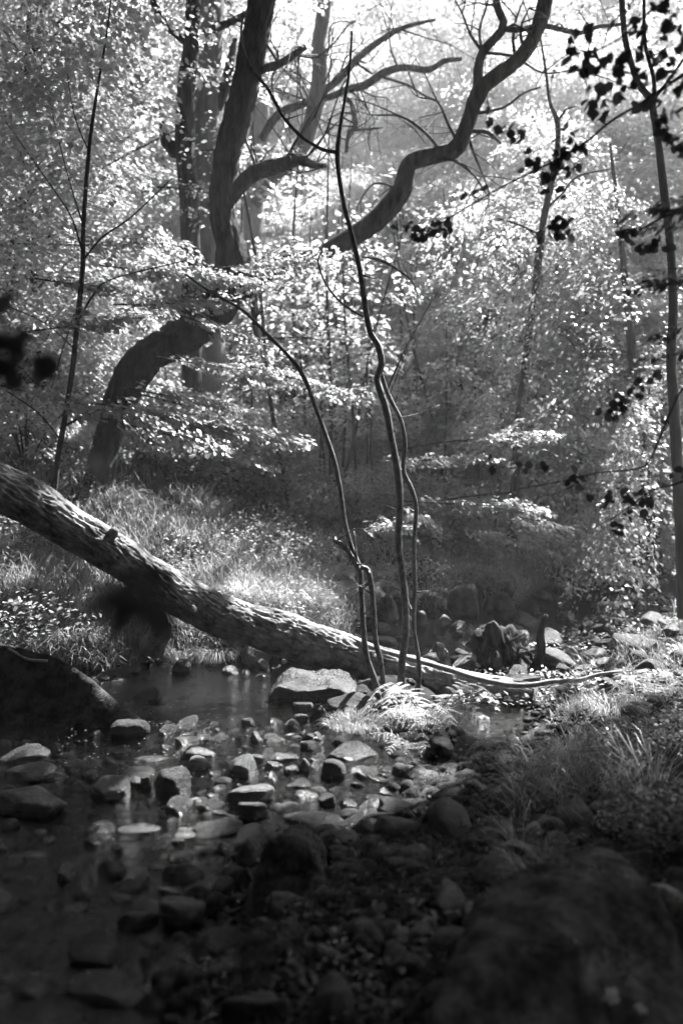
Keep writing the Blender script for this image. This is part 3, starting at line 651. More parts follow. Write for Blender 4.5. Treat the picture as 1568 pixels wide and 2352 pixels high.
lm = MB(); O = shade_skirt(rng, 620, -1); sprays(rng, lm, O, dirs(rng, len(O)), rng.uniform(1, 1.5, len(O)), 34, (.20, .28), .3, .5, .5, keep=lambda p: p[:, 0] < -.47*p[:, 1]-1)
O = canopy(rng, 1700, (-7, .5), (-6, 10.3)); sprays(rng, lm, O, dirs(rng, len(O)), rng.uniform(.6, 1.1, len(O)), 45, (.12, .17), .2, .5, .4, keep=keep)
rbuild(lm, 'crown', M['leaf_canopy'], leftt, False)  # left half of the added shade foliage, out of view

def cluster(lm, rng, px, py, d, r=24, n=5, s=(.035, .06), near_=True):
    c = P(px, py, d); k = r/F*d; c = c+rng.normal(0, k*.55, (n, 3))
    ax = rng.normal(0, 1, (n, 3)); ax[:, 2] -= .6; up = rng.normal(0, 1, (n, 3))+[0, -.8, .5]
    L = rng.uniform(*s, n); leaf_arr(lm, c, ax, up, L, L*.8, near_)
def twig(root, rows, d, clusters, seed=1, r=22, n=5, s=(.035, .055), m_='leaf_dark', sides=6):
    mb = MB(); tube(mb, wpath(rows, d), sides, .03, .12, 0, seed); b = rbuild(mb, 'branch', M['bark'], root)
    rg = np.random.default_rng(seed); lm = MB()
    for c in clusters: cluster(lm, rg, c[0], c[1], c[2] if len(c) > 2 else d, r*(c[3] if len(c) > 3 else 1), int(n*(c[3] if len(c) > 3 else 1)), s)
    lf = rel(lm, root).build('leaves', M[m_], b, False); return b
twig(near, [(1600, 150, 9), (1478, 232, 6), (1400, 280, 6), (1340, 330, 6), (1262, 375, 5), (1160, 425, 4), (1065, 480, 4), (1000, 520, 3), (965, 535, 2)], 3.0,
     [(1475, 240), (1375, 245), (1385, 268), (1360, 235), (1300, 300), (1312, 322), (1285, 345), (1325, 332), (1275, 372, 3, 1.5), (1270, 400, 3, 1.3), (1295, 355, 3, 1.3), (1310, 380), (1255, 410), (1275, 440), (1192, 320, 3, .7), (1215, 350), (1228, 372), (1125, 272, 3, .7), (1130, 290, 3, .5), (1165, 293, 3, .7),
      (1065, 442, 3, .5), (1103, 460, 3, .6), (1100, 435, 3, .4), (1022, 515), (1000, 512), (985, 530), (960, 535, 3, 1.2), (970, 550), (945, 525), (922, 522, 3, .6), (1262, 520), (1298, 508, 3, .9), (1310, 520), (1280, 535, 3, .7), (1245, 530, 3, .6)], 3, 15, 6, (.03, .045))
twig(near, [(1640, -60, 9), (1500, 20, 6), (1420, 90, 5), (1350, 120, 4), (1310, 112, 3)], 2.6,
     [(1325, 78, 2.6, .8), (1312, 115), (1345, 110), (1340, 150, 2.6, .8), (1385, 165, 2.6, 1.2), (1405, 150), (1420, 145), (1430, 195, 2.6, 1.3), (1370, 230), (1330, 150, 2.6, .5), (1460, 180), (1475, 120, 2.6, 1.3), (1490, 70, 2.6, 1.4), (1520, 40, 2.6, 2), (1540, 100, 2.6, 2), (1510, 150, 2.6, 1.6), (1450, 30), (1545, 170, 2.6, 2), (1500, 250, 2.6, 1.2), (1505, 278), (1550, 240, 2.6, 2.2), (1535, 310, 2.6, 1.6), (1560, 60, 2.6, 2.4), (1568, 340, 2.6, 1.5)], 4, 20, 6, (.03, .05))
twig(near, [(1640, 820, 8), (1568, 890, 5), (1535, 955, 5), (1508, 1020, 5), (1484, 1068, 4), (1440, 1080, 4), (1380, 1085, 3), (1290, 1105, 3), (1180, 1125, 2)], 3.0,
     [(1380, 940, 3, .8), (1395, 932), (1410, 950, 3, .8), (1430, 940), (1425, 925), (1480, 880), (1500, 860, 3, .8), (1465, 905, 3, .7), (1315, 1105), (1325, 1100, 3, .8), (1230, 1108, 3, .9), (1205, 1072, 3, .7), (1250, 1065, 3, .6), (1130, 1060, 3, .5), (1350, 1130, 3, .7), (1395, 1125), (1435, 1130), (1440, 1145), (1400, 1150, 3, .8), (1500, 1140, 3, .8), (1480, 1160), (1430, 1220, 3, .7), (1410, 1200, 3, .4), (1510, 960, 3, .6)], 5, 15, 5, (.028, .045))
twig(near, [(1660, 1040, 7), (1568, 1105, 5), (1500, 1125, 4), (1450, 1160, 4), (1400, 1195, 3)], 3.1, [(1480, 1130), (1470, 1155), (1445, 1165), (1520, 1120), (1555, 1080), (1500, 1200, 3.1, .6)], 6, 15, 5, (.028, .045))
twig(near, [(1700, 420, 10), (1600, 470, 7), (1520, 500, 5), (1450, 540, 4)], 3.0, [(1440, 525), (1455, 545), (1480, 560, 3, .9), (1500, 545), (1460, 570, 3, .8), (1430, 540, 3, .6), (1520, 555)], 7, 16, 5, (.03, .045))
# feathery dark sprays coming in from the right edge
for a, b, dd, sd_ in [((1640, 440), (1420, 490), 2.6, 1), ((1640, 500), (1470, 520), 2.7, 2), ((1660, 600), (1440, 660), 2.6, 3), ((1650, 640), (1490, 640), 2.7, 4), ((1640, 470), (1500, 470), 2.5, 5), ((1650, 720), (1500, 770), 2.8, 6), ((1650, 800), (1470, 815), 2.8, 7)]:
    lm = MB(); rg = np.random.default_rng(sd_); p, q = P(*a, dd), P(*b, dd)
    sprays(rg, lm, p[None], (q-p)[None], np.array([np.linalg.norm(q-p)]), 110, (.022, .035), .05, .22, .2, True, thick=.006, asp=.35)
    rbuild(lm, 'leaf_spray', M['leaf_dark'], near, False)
# blurred leaves close to the lens, left side
twig(leftt, [(-200, 600, 20), (-60, 700, 12), (20, 760, 8), (60, 800, 5)], 1.0, [(10, 740), (40, 790, 1.0, 1.2), (70, 830), (20, 800)], 8, 34, 4, (.03, .05))
for k, (px, py, s, m_, dd) in enumerate([(345, 1290, .045, 'leaf_dark', .6), (350, 1370, .05, 'leaf_dark', .6), (240, 1370, .032, 'leaf_dark', .6), (300, 1440, .035, 'leaf_dark', .62), (500, 1335, .028, 'leaf_dark', .6), (190, 1045, .030, 'herb', .6), (90, 1315, .03, 'herb', .55), (60, 1090, .02, 'herb', .6)]):
    rg = np.random.default_rng(50+k); lm = MB(); c = P(px, py, dd)[None]
    for j in range(3 if m_ == 'leaf_dark' else 1):
        leaf_arr(lm, c+rg.normal(0, .005, (1, 3)), rg.normal(0, 1, (1, 3))+[[.3, 0, -.9]] if m_ == 'leaf_dark' else np.array([[1., 0.2, -.6]]), np.array([[0, -1., .35]]), np.array([s*.8]), np.array([s*.45]), True)
    rbuild(lm, 'leaf', M[m_], leftt, False)
twig(leftt, [(-250, 1000, 14), (0, 1180, 7), (180, 1250, 5), (330, 1290, 4), (520, 1340, 2)], .95, [], 9) if False else None
# ---------------------------------------------------------------- fallen log
g = P(700, 1500, 5.6)
lg = empty('fallen_log', (g[0], g[1], 0), 'thick ridged fallen trunk sloping from the left edge down into the stream, top sunlit', 'log')
mb = MB()
tube(mb, wpath([(-160, 1015, 104, 4.3), (-60, 1088, 100, 4.5), (40, 1136, 95, 4.7), (150, 1204, 90, 4.9), (240, 1258, 88, 5.05), (350, 1330, 90, 5.2), (450, 1385, 92, 5.35), (560, 1428, 96, 5.45), (700, 1475, 92, 5.5), (850, 1520, 84, 5.5), (1000, 1562, 76, 5.3), (1120, 1588, 72, 5.1), (1228, 1606, 66, 4.98)], 5), 130, .012, .24, .17, 12, freq=3.2, rl=1.3)
rbuild(mb, 'trunk', M['log'], lg)
for rows, nm in [([(170, 1245, 30, 4.75), (140, 1225, 26, 4.65), (128, 1212, 18, 4.6)], 'branch_stub'), ([(447, 1402, 16, 5.3), (442, 1397, 15, 5.1), (438, 1394, 9, 5.04)], 'branch_stub'),
             ([(250, 1235, 26, 5.0), (262, 1220, 24, 4.95), (258, 1212, 14, 4.95)], 'branch_stub'), ([(330, 1350, 30, 5.2), (350, 1400, 40, 5.3), (370, 1440, 46, 5.4), (350, 1490, 60, 5.5)], 'root')][1:]:
    mb = MB(); tube(mb, wpath(rows, 5), 14, .02, .15, .1, 5); rbuild(mb, nm, M['log'], lg)
# thin pole lying across
g = P(1000, 1520, 5.3)
pole = empty('fallen_pole', (g[0], g[1], 0), 'long thin bowed pole lying over the end of the log towards the right bank', 'fallen branch')
mb = MB(); tube(mb, wpath([(800, 1462, 7, 5.5), (850, 1485, 10, 5.4), (930, 1510, 12, 5.15), (1020, 1535, 13, 5.0), (1100, 1560, 14, 4.92), (1180, 1574, 13, 4.9), (1230, 1572, 13, 4.9), (1270, 1565, 12, 4.9), (1330, 1562, 11, 4.9), (1370, 1550, 9, 4.9), (1425, 1542, 6, 4.9)], 5), 10, .03, .12, 0, 3); rbuild(mb, 'shaft', M['wood'], pole)

# ---------------------------------------------------------------- bare coppice stems
g = P(915, 1620, 5.0)
cop = empty('bare_sapling', (g[0], g[1], Hs(g[0], g[1])), 'clump of thin crooked bare stems growing from the stony island', 'sapling')
STE = [('stem', [(922, 1650, 22), (920, 1600, 19), (923, 1520, 17), (932, 1440, 17), (927, 1350, 17), (915, 1250, 17), (918, 1160, 16), (912, 1080, 17), (897, 1000, 16), (886, 940, 17), (870, 890, 15), (866, 868, 15), (876, 835, 15), (868, 795, 15), (850, 762, 14), (838, 700, 13), (826, 620, 12), (808, 540, 11), (792, 480, 10), (779, 410, 10), (775, 350, 11), (783, 280, 8), (794, 215, 7), (803, 150, 6), (808, 72, 5)], 5.0),
       ('stem', [(776, 350, 8), (745, 345, 8), (712, 328, 7), (690, 312, 8), (655, 275, 7), (632, 235, 8), (612, 200, 7), (582, 165, 6), (560, 115, 5), (554, 75, 5), (558, 40, 4)], 5.0),
       ('stem', [(872, 845, 8), (885, 890, 9), (900, 925, 10), (920, 965, 9), (930, 1020, 10), (926, 1080, 10), (945, 1125, 12), (955, 1170, 10), (950, 1250, 10), (952, 1340, 10), (950, 1440, 10), (960, 1510, 11), (962, 1560, 12), (950, 1620, 16)], 5.08),
       ('stem', [(872, 1630, 18), (862, 1570, 16), (842, 1510, 14), (834, 1440, 13), (830, 1370, 12), (826, 1310, 13), (808, 1260, 11), (792, 1200, 10), (782, 1130, 10), (768, 1060, 11), (745, 990, 10), (722, 930, 9), (704, 880, 10), (685, 845, 11), (655, 810, 8), (610, 765, 8), (560, 715, 7), (500, 680, 6), (460, 655, 5), (425, 630, 4)], 4.95),
       ('stem', [(826, 1312, 12), (808, 1280, 12), (790, 1255, 12), (766, 1240, 11)], 4.93),
       ('stem', [(890, 1640, 18), (880, 1570, 13), (872, 1510, 13), (862, 1470, 12), (858, 1400, 11), (853, 1350, 12), (845, 1310, 12), (828, 1302, 11)], 4.9),
       ('twig', [(822, 1300, 5), (816, 1260, 5), (812, 1220, 4)], 4.93),
       ('twig', [(834, 728, 6), (800, 708, 5), (768, 680, 5), (742, 640, 5), (730, 598, 5), (740, 575, 3), (742, 555, 2)], 5.0),
       ('twig', [(730, 598, 3), (718, 592, 2)], 5.0),
       ('twig', [(840, 700, 2.5), (833, 640, 1.8), (826, 590, 1.2)], 5.0), ('twig', [(842, 700, 2.2), (838, 640, 1.8), (840, 590, 1.2)], 4.98), ('twig', [(830, 680, 2), (812, 640, 1.2)], 5.0),
       ('twig', [(890, 890, 3), (930, 800, 2), (975, 720, 2), (1040, 610, 1.2)], 5.05), ('twig', [(895, 905, 2.5), (940, 790, 2), (985, 700, 1.4), (1000, 660, 1)], 5.06), ('twig', [(888, 900, 3), (905, 860, 2.2), (950, 760, 1.6)], 5.05),
       ('twig', [(915, 960, 3), (960, 950, 2), (1010, 930, 1.2)], 5.05), ('twig', [(856, 765, 4), (860, 750, 4), (858, 742, 3)], 5.0)]
for k, (nm, rows, y) in enumerate(STE):
    mb = MB(); q = tube(mb, wpath(rows, y, .5 if nm == 'stem' else .45), 14 if nm == 'stem' else 6, .014 if nm == 'stem' else .03, .16 if nm == 'stem' else .05, .07 if nm == 'stem' else 0, 30+k)
    rg = np.random.default_rng(k)
    if nm == 'stem':
        for s_ in range(7):
            b_ = q[int(len(q)*rg.uniform(.1, .95))]; d_ = nrm(rg.normal(0, 1, 3)+[0, 0, .5]); L_ = rg.choice([.02, .03, .08, .16]); tube(mb, [[*b_[:3], b_[3]*.55], [*(b_[:3]+d_*(b_[3]+L_*.5)), b_[3]*.4 if L_ < .05 else .003], [*(b_[:3]+d_*(b_[3]+L_)), .0015 if L_ > .05 else b_[3]*.2]], 6, .02, .1)
    rbuild(mb, nm, M['stem'], cop)
mb = MB(); g = P(905, 1625, 5.0)
for a in np.linspace(0, 6.28, 10)[:-1]:
    tube(mb, [[g[0]+.02*math.cos(a), g[1]+.02*math.sin(a), g[2]+.06, .026], [g[0]+.10*math.cos(a), g[1]+.10*math.sin(a), g[2]+.02, .02], [g[0]+.24*math.cos(a+.3), g[1]+.22*math.sin(a+.3), g[2]-.10, .010]], 8, .02, .2, 0, int(a*10))
rbuild(mb, 'root', M['stem'], cop)

# ---------------------------------------------------------------- big dark slab in the left pool
def moss(o, v, f, seed, dens=9000, L=(.006, .014), thr=-.1):
    """short moss standing on the upward faces"""
    rg = np.random.default_rng(seed); a, b, c = v[f[:, 0]], v[f[:, 1]], v[f[:, 2]]; nn = np.cross(b-a, c-a); ar = np.linalg.norm(nn, axis=1)/2; nn = nrm(nn)
    w_ = ar*(nn[:, 2] > -.1)*(fbm((a+b+c)/3*5+seed, 3, seed) > thr); n = int(min(26000, w_.sum()*dens))
    if n < 50: return
    k = rg.choice(len(f), n, p=w_/w_.sum()); r1 = np.sqrt(rg.uniform(0, 1, (n, 1))); r2 = rg.uniform(0, 1, (n, 1))
    p = a[k]*(1-r1)+b[k]*r1*(1-r2)+c[k]*r1*r2; ax = nn[k]+rg.normal(0, .55, (n, 3))
    mb = MB(); Ls = rg.uniform(*L, n); leaf_arr(mb, p-nn[k]*.002, ax, rg.normal(0, 1, (n, 3)), Ls, Ls*.3); mb.build('moss', M['moss'], o, smooth=False)
def prism(pts, y0, thick, back_rise, seed, name, m_, label, sub=5, smooth=2, a1=.05, a2=.012, mx=.05, inset=1.0):
    """irregular slab: outline in overview pixels on its near face at depth y0, extruded backwards"""
    out = np.array([P(px, py, y0+dy) for px, py, dy in pts]); c = out.mean(0); bm_ = bmesh.new()
    f_ = [bm_.verts.new(p) for p in out]; b_ = [bm_.verts.new(c+(p-c)*inset+np.array([.05, thick, back_rise])) for p in out]
    n_ = len(f_); bm_.faces.new(f_); bm_.faces.new(b_[::-1])
    for i_ in range(n_): bm_.faces.new([f_[i_], b_[i_], b_[(i_+1) % n_], f_[(i_+1) % n_]])
    bmesh.ops.recalc_face_normals(bm_, faces=bm_.faces); bmesh.ops.triangulate(bm_, faces=bm_.faces)
    for _ in range(sub): bmesh.ops.subdivide_edges(bm_, edges=[e for e in bm_.edges if e.calc_length() > mx], cuts=1, use_grid_fill=False); bmesh.ops.triangulate(bm_, faces=bm_.faces)
    for _ in range(smooth): bmesh.ops.smooth_vert(bm_, verts=bm_.verts, factor=.5, use_axis_x=True, use_axis_y=True, use_axis_z=True)
    v = np.array([q.co[:] for q in bm_.verts]); bm_.normal_update(); nn = np.array([q.normal[:] for q in bm_.verts])
    v = v+nn*(fbm(v*3, 4, seed)*a1+fbm(v*14, 3, seed+2)*a2)[:, None]
    f = np.array([[q.index for q in g_.verts] for g_ in bm_.faces]); bm_.free()
    o = MB().add(v-c, f).build(name, M[m_], loc=c); tag(o, label, 'boulder', 'stones in the stream'); NAMED.append((c[0], c[1], label)); moss(o, v-c, f, seed, 9000, (.006, .014), .2 if seed == 91 else -.1); return o
prism([(-160, 1450, .25), (40, 1478, .2), (110, 1488, .15), (165, 1520, .1), (215, 1560, .05), (265, 1602, 0), (322, 1645, 0), (300, 1690, -.1), (200, 1730, -.15), (60, 1770, -.15), (-160, 1780, -.1)], 4.55, .12, -.22, 5, 'boulder', 'rock_deep', 'huge black slab with a straight sunlit upper edge at the left of the pool')

# ---------------------------------------------------------------- named rocks
RK = [
 (295, 1645, 1697, 100, 'flat dark rock at the foot of the big black slab', 'rock_black'),
 (345, 1572, 1615, 90, 'low dark rock behind the big black slab at the pool edge', 'rock_black'),
 (414, 1508, 1550, 54, 'dark rock at the back edge of the pool left of the waterside grass', 'rock_black'),
 (525, 1522, 1550, 52, 'rounded rock at the back edge of the still pool', 'rock'),
 (532, 1482, 1520, 40, 'round stone under the log with a pale sunlit top', 'rock_pale'),
 (590, 1474, 1532, 70, 'pale sunlit stone under the log, largest of its cluster', 'rock_pale'),
 (602, 1508, 1541, 42, 'dark stone in front of the pale stones under the log', 'rock'),
 (648, 1503, 1526, 34, 'small pale stone just under the log', 'rock_pale'),
 (686, 1530, 1550, 70, 'flat pale stone below the log behind the block', 'rock_pale'),
 (790, 1612, 1655, 60, 'dark stone leaning on the right end of the block', 'rock_black'),
 (690, 1606, 1634, 60, 'flat slab lying against the front of the block', 'rock'),
 (690, 1634, 1660, 42, 'small brick-like stone below the flat slab', 'rock'),
 (732, 1612, 1660, 44, 'upright dark stone in front of the block', 'rock_black'),
 (820, 1648, 1682, 52, 'round stone at the front of the island', 'rock'),
 (850, 1620, 1650, 44, 'small pale-topped round stone under the bare stems', 'rock_pale'),
 (800, 1572, 1642, 150, 'mossy dark mound at the foot of the bare stems', 'rock_black'),
 (900, 1630, 1680, 90, 'dark boulder left of the bright fern', 'rock_black'),
 (65, 1704, 1748, 135, 'long low stone in the water with a pale right end', 'rock'),
 (60, 1737, 1795, 160, 'long ridge-like stone half sunk at the left edge', 'rock'),
 (210, 1761, 1792, 44, 'small round stone left of the two leaning pebbles', 'rock'),
 (262, 1767, 1842, 104, 'rounded boulder with mossy crown in the left shallows', 'rock'),
 (75, 1797, 1885, 170, 'large broad boulder with pale lichen top at the left edge', 'rock_pale'),
 (358, 1727, 1752, 116, 'flat narrow dark stone pointing right along the pool', 'rock_black'),
 (312, 1750, 1797, 124, 'low dark stone behind the rounded mossy boulder', 'rock_black'),
 (314, 1776, 1814, 28, 'left of two thin pebbles leaning together', 'rock'),
 (336, 1776, 1812, 28, 'right of two thin pebbles leaning together', 'rock'),
 (400, 1755, 1832, 95, 'angular black rock in the centre-left of the riffle', 'rock_black'),
 (412, 1818, 1842, 44, 'small dark stone at the foot of the angular black rock', 'rock_black'),
 (444, 1700, 1742, 108, 'long rock with brilliantly sunlit back edge beside the pool', 'rock_pale'),
 (455, 1727, 1772, 66, 'wedge-shaped rock with white sunlit top', 'rock_pale'),
 (560, 1722, 1790, 92, 'tilted dark wedge rock with a bright rim', 'rock'),
 (588, 1722, 1755, 46, 'rim-lit stone behind the tilted wedge rock', 'rock'),
 (626, 1738, 1772, 50, 'rim-lit stone in the middle of the riffle', 'rock'),
 (650, 1724, 1751, 70, 'flat long stone with bright top in the riffle', 'rock_pale'),
 (628, 1677, 1705, 54, 'dark round stone below the block', 'rock_black'),
 (587, 1672, 1704, 40, 'pale-topped small stone at the right tip of the pool', 'rock_pale'),
 (708, 1675, 1706, 38, 'left of two round stones behind the riffle', 'rock_black'),
 (728, 1674, 1706, 36, 'right of two round stones behind the riffle', 'rock'),
 (700, 1735, 1776, 32, 'upright rim-lit stone near the grassy boulder', 'rock'),
 (668, 1752, 1782, 38, 'small pale stone left of the upright rim-lit stone', 'rock_pale'),
 (762, 1735, 1792, 68, 'dark rounded rock below the grassy boulder', 'rock_black'),
 (815, 1690, 1752, 150, 'grassy boulder in the middle of the stream', 'rock'),
 (692, 1780, 1812, 78, 'low dark stone crossing the riffle', 'rock_black'),
 (574, 1795, 1852, 118, 'flat rock with large white sunlit top in the riffle', 'rock_pale'),
 (580, 1834, 1884, 76, 'dark blocky stone with white top below the flat white rock', 'rock'),
 (700, 1804, 1838, 62, 'rim-lit brick-shaped stone in a row of three', 'rock'),
 (750, 1815, 1852, 44, 'small dark stone between two rim-lit stones', 'rock_black'),
 (798, 1825, 1858, 50, 'rightmost rim-lit stone of the row of three', 'rock'),
 (715, 1842, 1904, 144, 'large rounded rim-lit stone at the front of the riffle', 'rock_black'),
 (321, 1886, 1917, 104, 'flat lens-shaped stone alone in the shallows', 'rock'),
 (498, 1870, 1928, 128, 'humped dark stone at the head of the lower pool', 'rock_black'),
 (420, 1894, 1924, 90, 'low slab left of the humped dark stone', 'rock'),
 (410, 1914, 1942, 34, 'small pointed pale-sided stone below the low slab', 'rock'),
 (418, 1944, 1982, 68, 'round pale-topped stone above the large sunken stone', 'rock'),
 (425, 1965, 2034, 106, 'large striped stone sunk in the lower pool', 'rock_black'),
 (520, 1924, 1962, 42, 'dark cube-like stone left of the upright boulders', 'rock_black'),
 (576, 1915, 2002, 78, 'narrow dark upright stone left of the great mossy boulder', 'rock_black'),
 (568, 1985, 2050, 54, 'mossy stone at the left foot of the great mossy boulder', 'rock_black'),
 (416, 2054, 2128, 114, 'flat-topped paler stone in the dark foreground', 'rock'),
 (390, 2030, 2060, 60, 'pale submerged stone behind the flat-topped stone', 'rock_pale'),
 (280, 2038, 2074, 62, 'dark round stone alone in the foreground water', 'rock_black'),
 (113, 2068, 2094, 30, 'small pale stone alone in the left foreground water', 'rock_pale'),
 (236, 2118, 2220, 156, 'big dark humped boulder in the left foreground', 'rock_black'),
 (176, 2088, 2134, 58, 'dark round stone behind the big humped foreground boulder', 'rock_black'),
 (30, 2104, 2154, 90, 'low dark stone at the left edge of the foreground', 'rock_black'),
 (76, 2158, 2212, 96, 'pointed dark stone left of the big humped foreground boulder', 'rock_black'),
 (250, 2232, 2318, 210, 'long flat stone with a pale worn top near the bottom left', 'rock'),
 (84, 2232, 2300, 120, 'rounded stone above the bottom left corner boulder', 'rock'),
 (95, 2272, 2380, 240, 'large dark boulder filling the bottom left corner', 'rock_black'),
 (600, 2270, 2400, 190, 'smooth flat-topped boulder at the bottom edge, mid frame', 'rock_black'),
 (550, 2044, 2082, 62, 'dark flat stone left of the base of the great mossy boulder', 'rock_black'),
 (318, 2084, 2140, 96, 'dark stone between the humped and the flat-topped foreground stones', 'rock_black'),
 (500, 2120, 2215, 170, 'broad dark stone in front of the great mossy boulder', 'rock_black'),
 (15, 1867, 1912, 60, 'round dark stone under the large lichen-topped boulder', 'rock_black'),
 (182, 1888, 1912, 46, 'small stone left of the lens-shaped stone', 'rock'),
 (97, 1896, 1918, 34, 'small stone under the lichen-topped boulder', 'rock_pale'),
 (90, 1946, 1968, 80, 'thin flat stone in the left shallows', 'rock'),
 (1180, 1918, 1996, 124, 'flat-topped pale slab in the dark right foreground', 'rock_pale'),
 (948, 1925, 1978, 96, 'grey stone right of the pale fallen leaf', 'rock'),
 (1028, 1970, 2024, 112, 'round mossy stone in the middle of the dark gravel bar', 'rock_black'),
 (1268, 1985, 2066, 104, 'dark mossy boulder behind the giant foreground boulder', 'rock_black'),
 (1034, 2012, 2066, 62, 'smooth pale-sided stone in the dark gravel bar', 'rock_pale'),
 (1142, 2058, 2094, 68, 'low grey stone touching the giant boulder', 'rock'),
 (855, 2024, 2068, 62, 'dark stone right of the great mossy boulder', 'rock'),
 (796, 2015, 2062, 60, 'grey stone at the right foot of the great mossy boulder', 'rock'),
 (938, 2045, 2105, 120, 'dark mossy hump below the round mossy stone', 'rock_black'),
 (1360, 1960, 2000, 76, 'dark stone near the grass at the right edge', 'rock_black'),
 (1067, 1331, 1420, 90, 'large squarish boulder on the far side of the log', 'rock_pale'),
 (1147, 1354, 1406, 68, 'slanting rock right of the large squarish boulder', 'rock_pale'),
 (1154, 1331, 1364, 54, 'dark angular rock behind the slanting rock', 'rock_black'),
 (1118, 1364, 1404, 30, 'small round stone wedged beside the squarish boulder', 'rock_pale'),
 (992, 1349, 1400, 76, 'wedge rock with bright top left of the squarish boulder', 'rock_pale'),
 (896, 1359, 1430, 56, 'mossy stone between the two bare stems across the stream', 'rock_pale'),
 (1014, 1406, 1442, 42, 'round stone in front of the squarish boulder', 'rock_pale'),
 (1052, 1420, 1446, 44, 'low stone in front of the squarish boulder', 'rock_black'),
 (965, 1396, 1442, 36, 'stone standing in the backwater beside the thin stem', 'rock_pale'),
 (872, 1424, 1456, 70, 'flat pale stone behind the log', 'rock_pale'),
 (858, 1454, 1482, 110, 'long flat pale stone touching the back of the log', 'rock_pale'),
 (1002, 1469, 1512, 38, 'bright pointed stone behind the fallen pole', 'rock_pale'),
 (1266, 1486, 1510, 40, 'bright flat stone right of the root mass', 'rock_pale'),
 (1300, 1398, 1425, 50, 'pale tilted stone in the upper stream', 'rock_pale'),
 (1350, 1420, 1452, 44, 'dark stone in the upper stream', 'rock_black'),
]
for r_ in RK:
    d_ = .8; kw = {}
    if 'long' in r_[4] or 'flat' in r_[4]: kw['dep'] = .55
    o = rock(r_[0], r_[1], r_[2], r_[3], r_[4], r_[5], sub=4, flat='flat' in r_[4], **kw)
    if r_[3] >= 60 and r_[5] != 'rock_pale':
        v_ = np.array([q.co[:] for q in o.data.vertices]); moss(o, v_, ICO[4][1], int(r_[0]), 9000, (.004, .010), .0)
prism([(608, 1600, 0), (635, 1574, .03), (700, 1580, .02), (760, 1572, .05), (812, 1584, .08), (832, 1612, .06), (800, 1668, .02), (700, 1672, -.04), (606, 1668, 0)], 4.95, .38, .05, 77, 'boulder', 'rock', 'square-cut block with a mossy sunlit top beside the bare stems', smooth=3, a1=.10, a2=.02, mx=.03)
prism([(576, 2150, -.1), (578, 2040, 0), (592, 1975, .06), (620, 1928, .1), (662, 1912, .12), (700, 1930, .1), (732, 1985, .06), (752, 2050, 0), (762, 2150, -.1)], 2.48, .24, -.03, 31, 'boulder', 'rock_deep', 'great dark mossy boulder standing upright in the foreground', smooth=5, a1=.03, a2=.008, mx=.02, inset=.75)
GO = prism([(930, 2480, -.42), (965, 2275, -.22), (1040, 2135, -.06), (1150, 2070, 0), (1250, 2028, .06), (1350, 1995, .12), (1440, 1982, .16), (1500, 1998, .16), (1540, 2060, .12), (1590, 2180, 0), (1680, 2480, -.40)], 1.85, .35, -.02, 91, 'boulder', 'rock_deep',
      'giant smooth dark boulder rising across the bottom right corner', smooth=10, a1=.04, a2=.012, mx=.03, inset=.8, sub=6)
GO.location.z -= .075
GBV = np.array([q.co[:] for q in GO.data.vertices])+np.array(GO.location)

# ---------------------------------------------------------------- small stones
SP = []
for k in range(9):
    SP.append(rock_mb(400+k, 1, .8+.05*(k % 3), .62, 3, 9, .06).mesh('stone', M[['rock', 'rock_black', 'rock'][k % 3]]))
def stones(n, box, size, label, group, pref=(0, 1, 2), inwater=None, seed=1, name='stone'):
    rg = np.random.default_rng(seed); cnt = 0; tries = 0
    while cnt < n and tries < n*30:
        tries += 1
        px = rg.uniform(box[0], box[2]); py = rg.uniform(box[1], box[3]); b = hit(px, py)
        s_ = rg.uniform(*size)**1.0
        sdv, _ = water_sd(np.array([b[0]]), np.array([b[1]]))
        if inwater is True and sdv[0] > .15: continue
        if inwater is False and sdv[0] < -.25: continue
        if any((b[0]-q[0])**2+(b[1]-q[1])**2 < (q[2]+s_*.35)**2 for q in ROCKS): continue
        o = obj(name, SP[int(rg.choice(pref))+3*int(rg.integers(0, 3))])
        o.location = (b[0], b[1], max(Hs(b[0], b[1]), -.02)+s_*.08); o.scale = (s_*rg.uniform(.8, 1.3), s_*rg.uniform(.7, 1.1), s_*rg.uniform(.8, 1.25))
        o.rotation_euler = (rg.normal(0, .25), rg.normal(0, .25), rg.uniform(0, 6.28)); tag(o, label, 'stone', group)
        ROCKS.append((b[0], b[1], s_*.45)); STONES.append(o); cnt += 1
stones(95, (380, 1660, 900, 1900), (.05, .16), 'small wet stone in the sunlit riffle', 'small stones of the sunlit riffle', (0, 2, 0), None, 2)
stones(42, (-40, 1760, 560, 2340), (.05, .16), 'small stone lying in the dim shallows of the lower pool', 'small stones of the lower pool', (0, 1, 0), True, 3)
stones(84, (540, 1860, 1560, 2340), (.07, .22), 'dark mossy stone of the shaded gravel bar', 'stones of the shaded gravel bar', (1, 1, 0), False, 4)
stones(52, (1150, 1330, 1580, 1600), (.12, .36), 'flat stone scattered in the upper stream at right', 'stones of the upper stream', (0, 2, 1), None, 5)
stones(36, (780, 1370, 1240, 1540), (.09, .24), 'stone in the backwater behind the log', 'stones behind the log', (0, 1, 2), None, 6)
stones(18, (340, 1490, 760, 1560), (.05, .13), 'small stone along the back edge of the pool', 'small stones at the back of the pool', (0, 2, 1), None, 7)
stones(12, (1040, 1640, 1320, 1800), (.05, .15), 'stone at the edge of the right-hand pool', 'stones of the right-hand pool', (0, 1, 1), None, 8)
by = {}
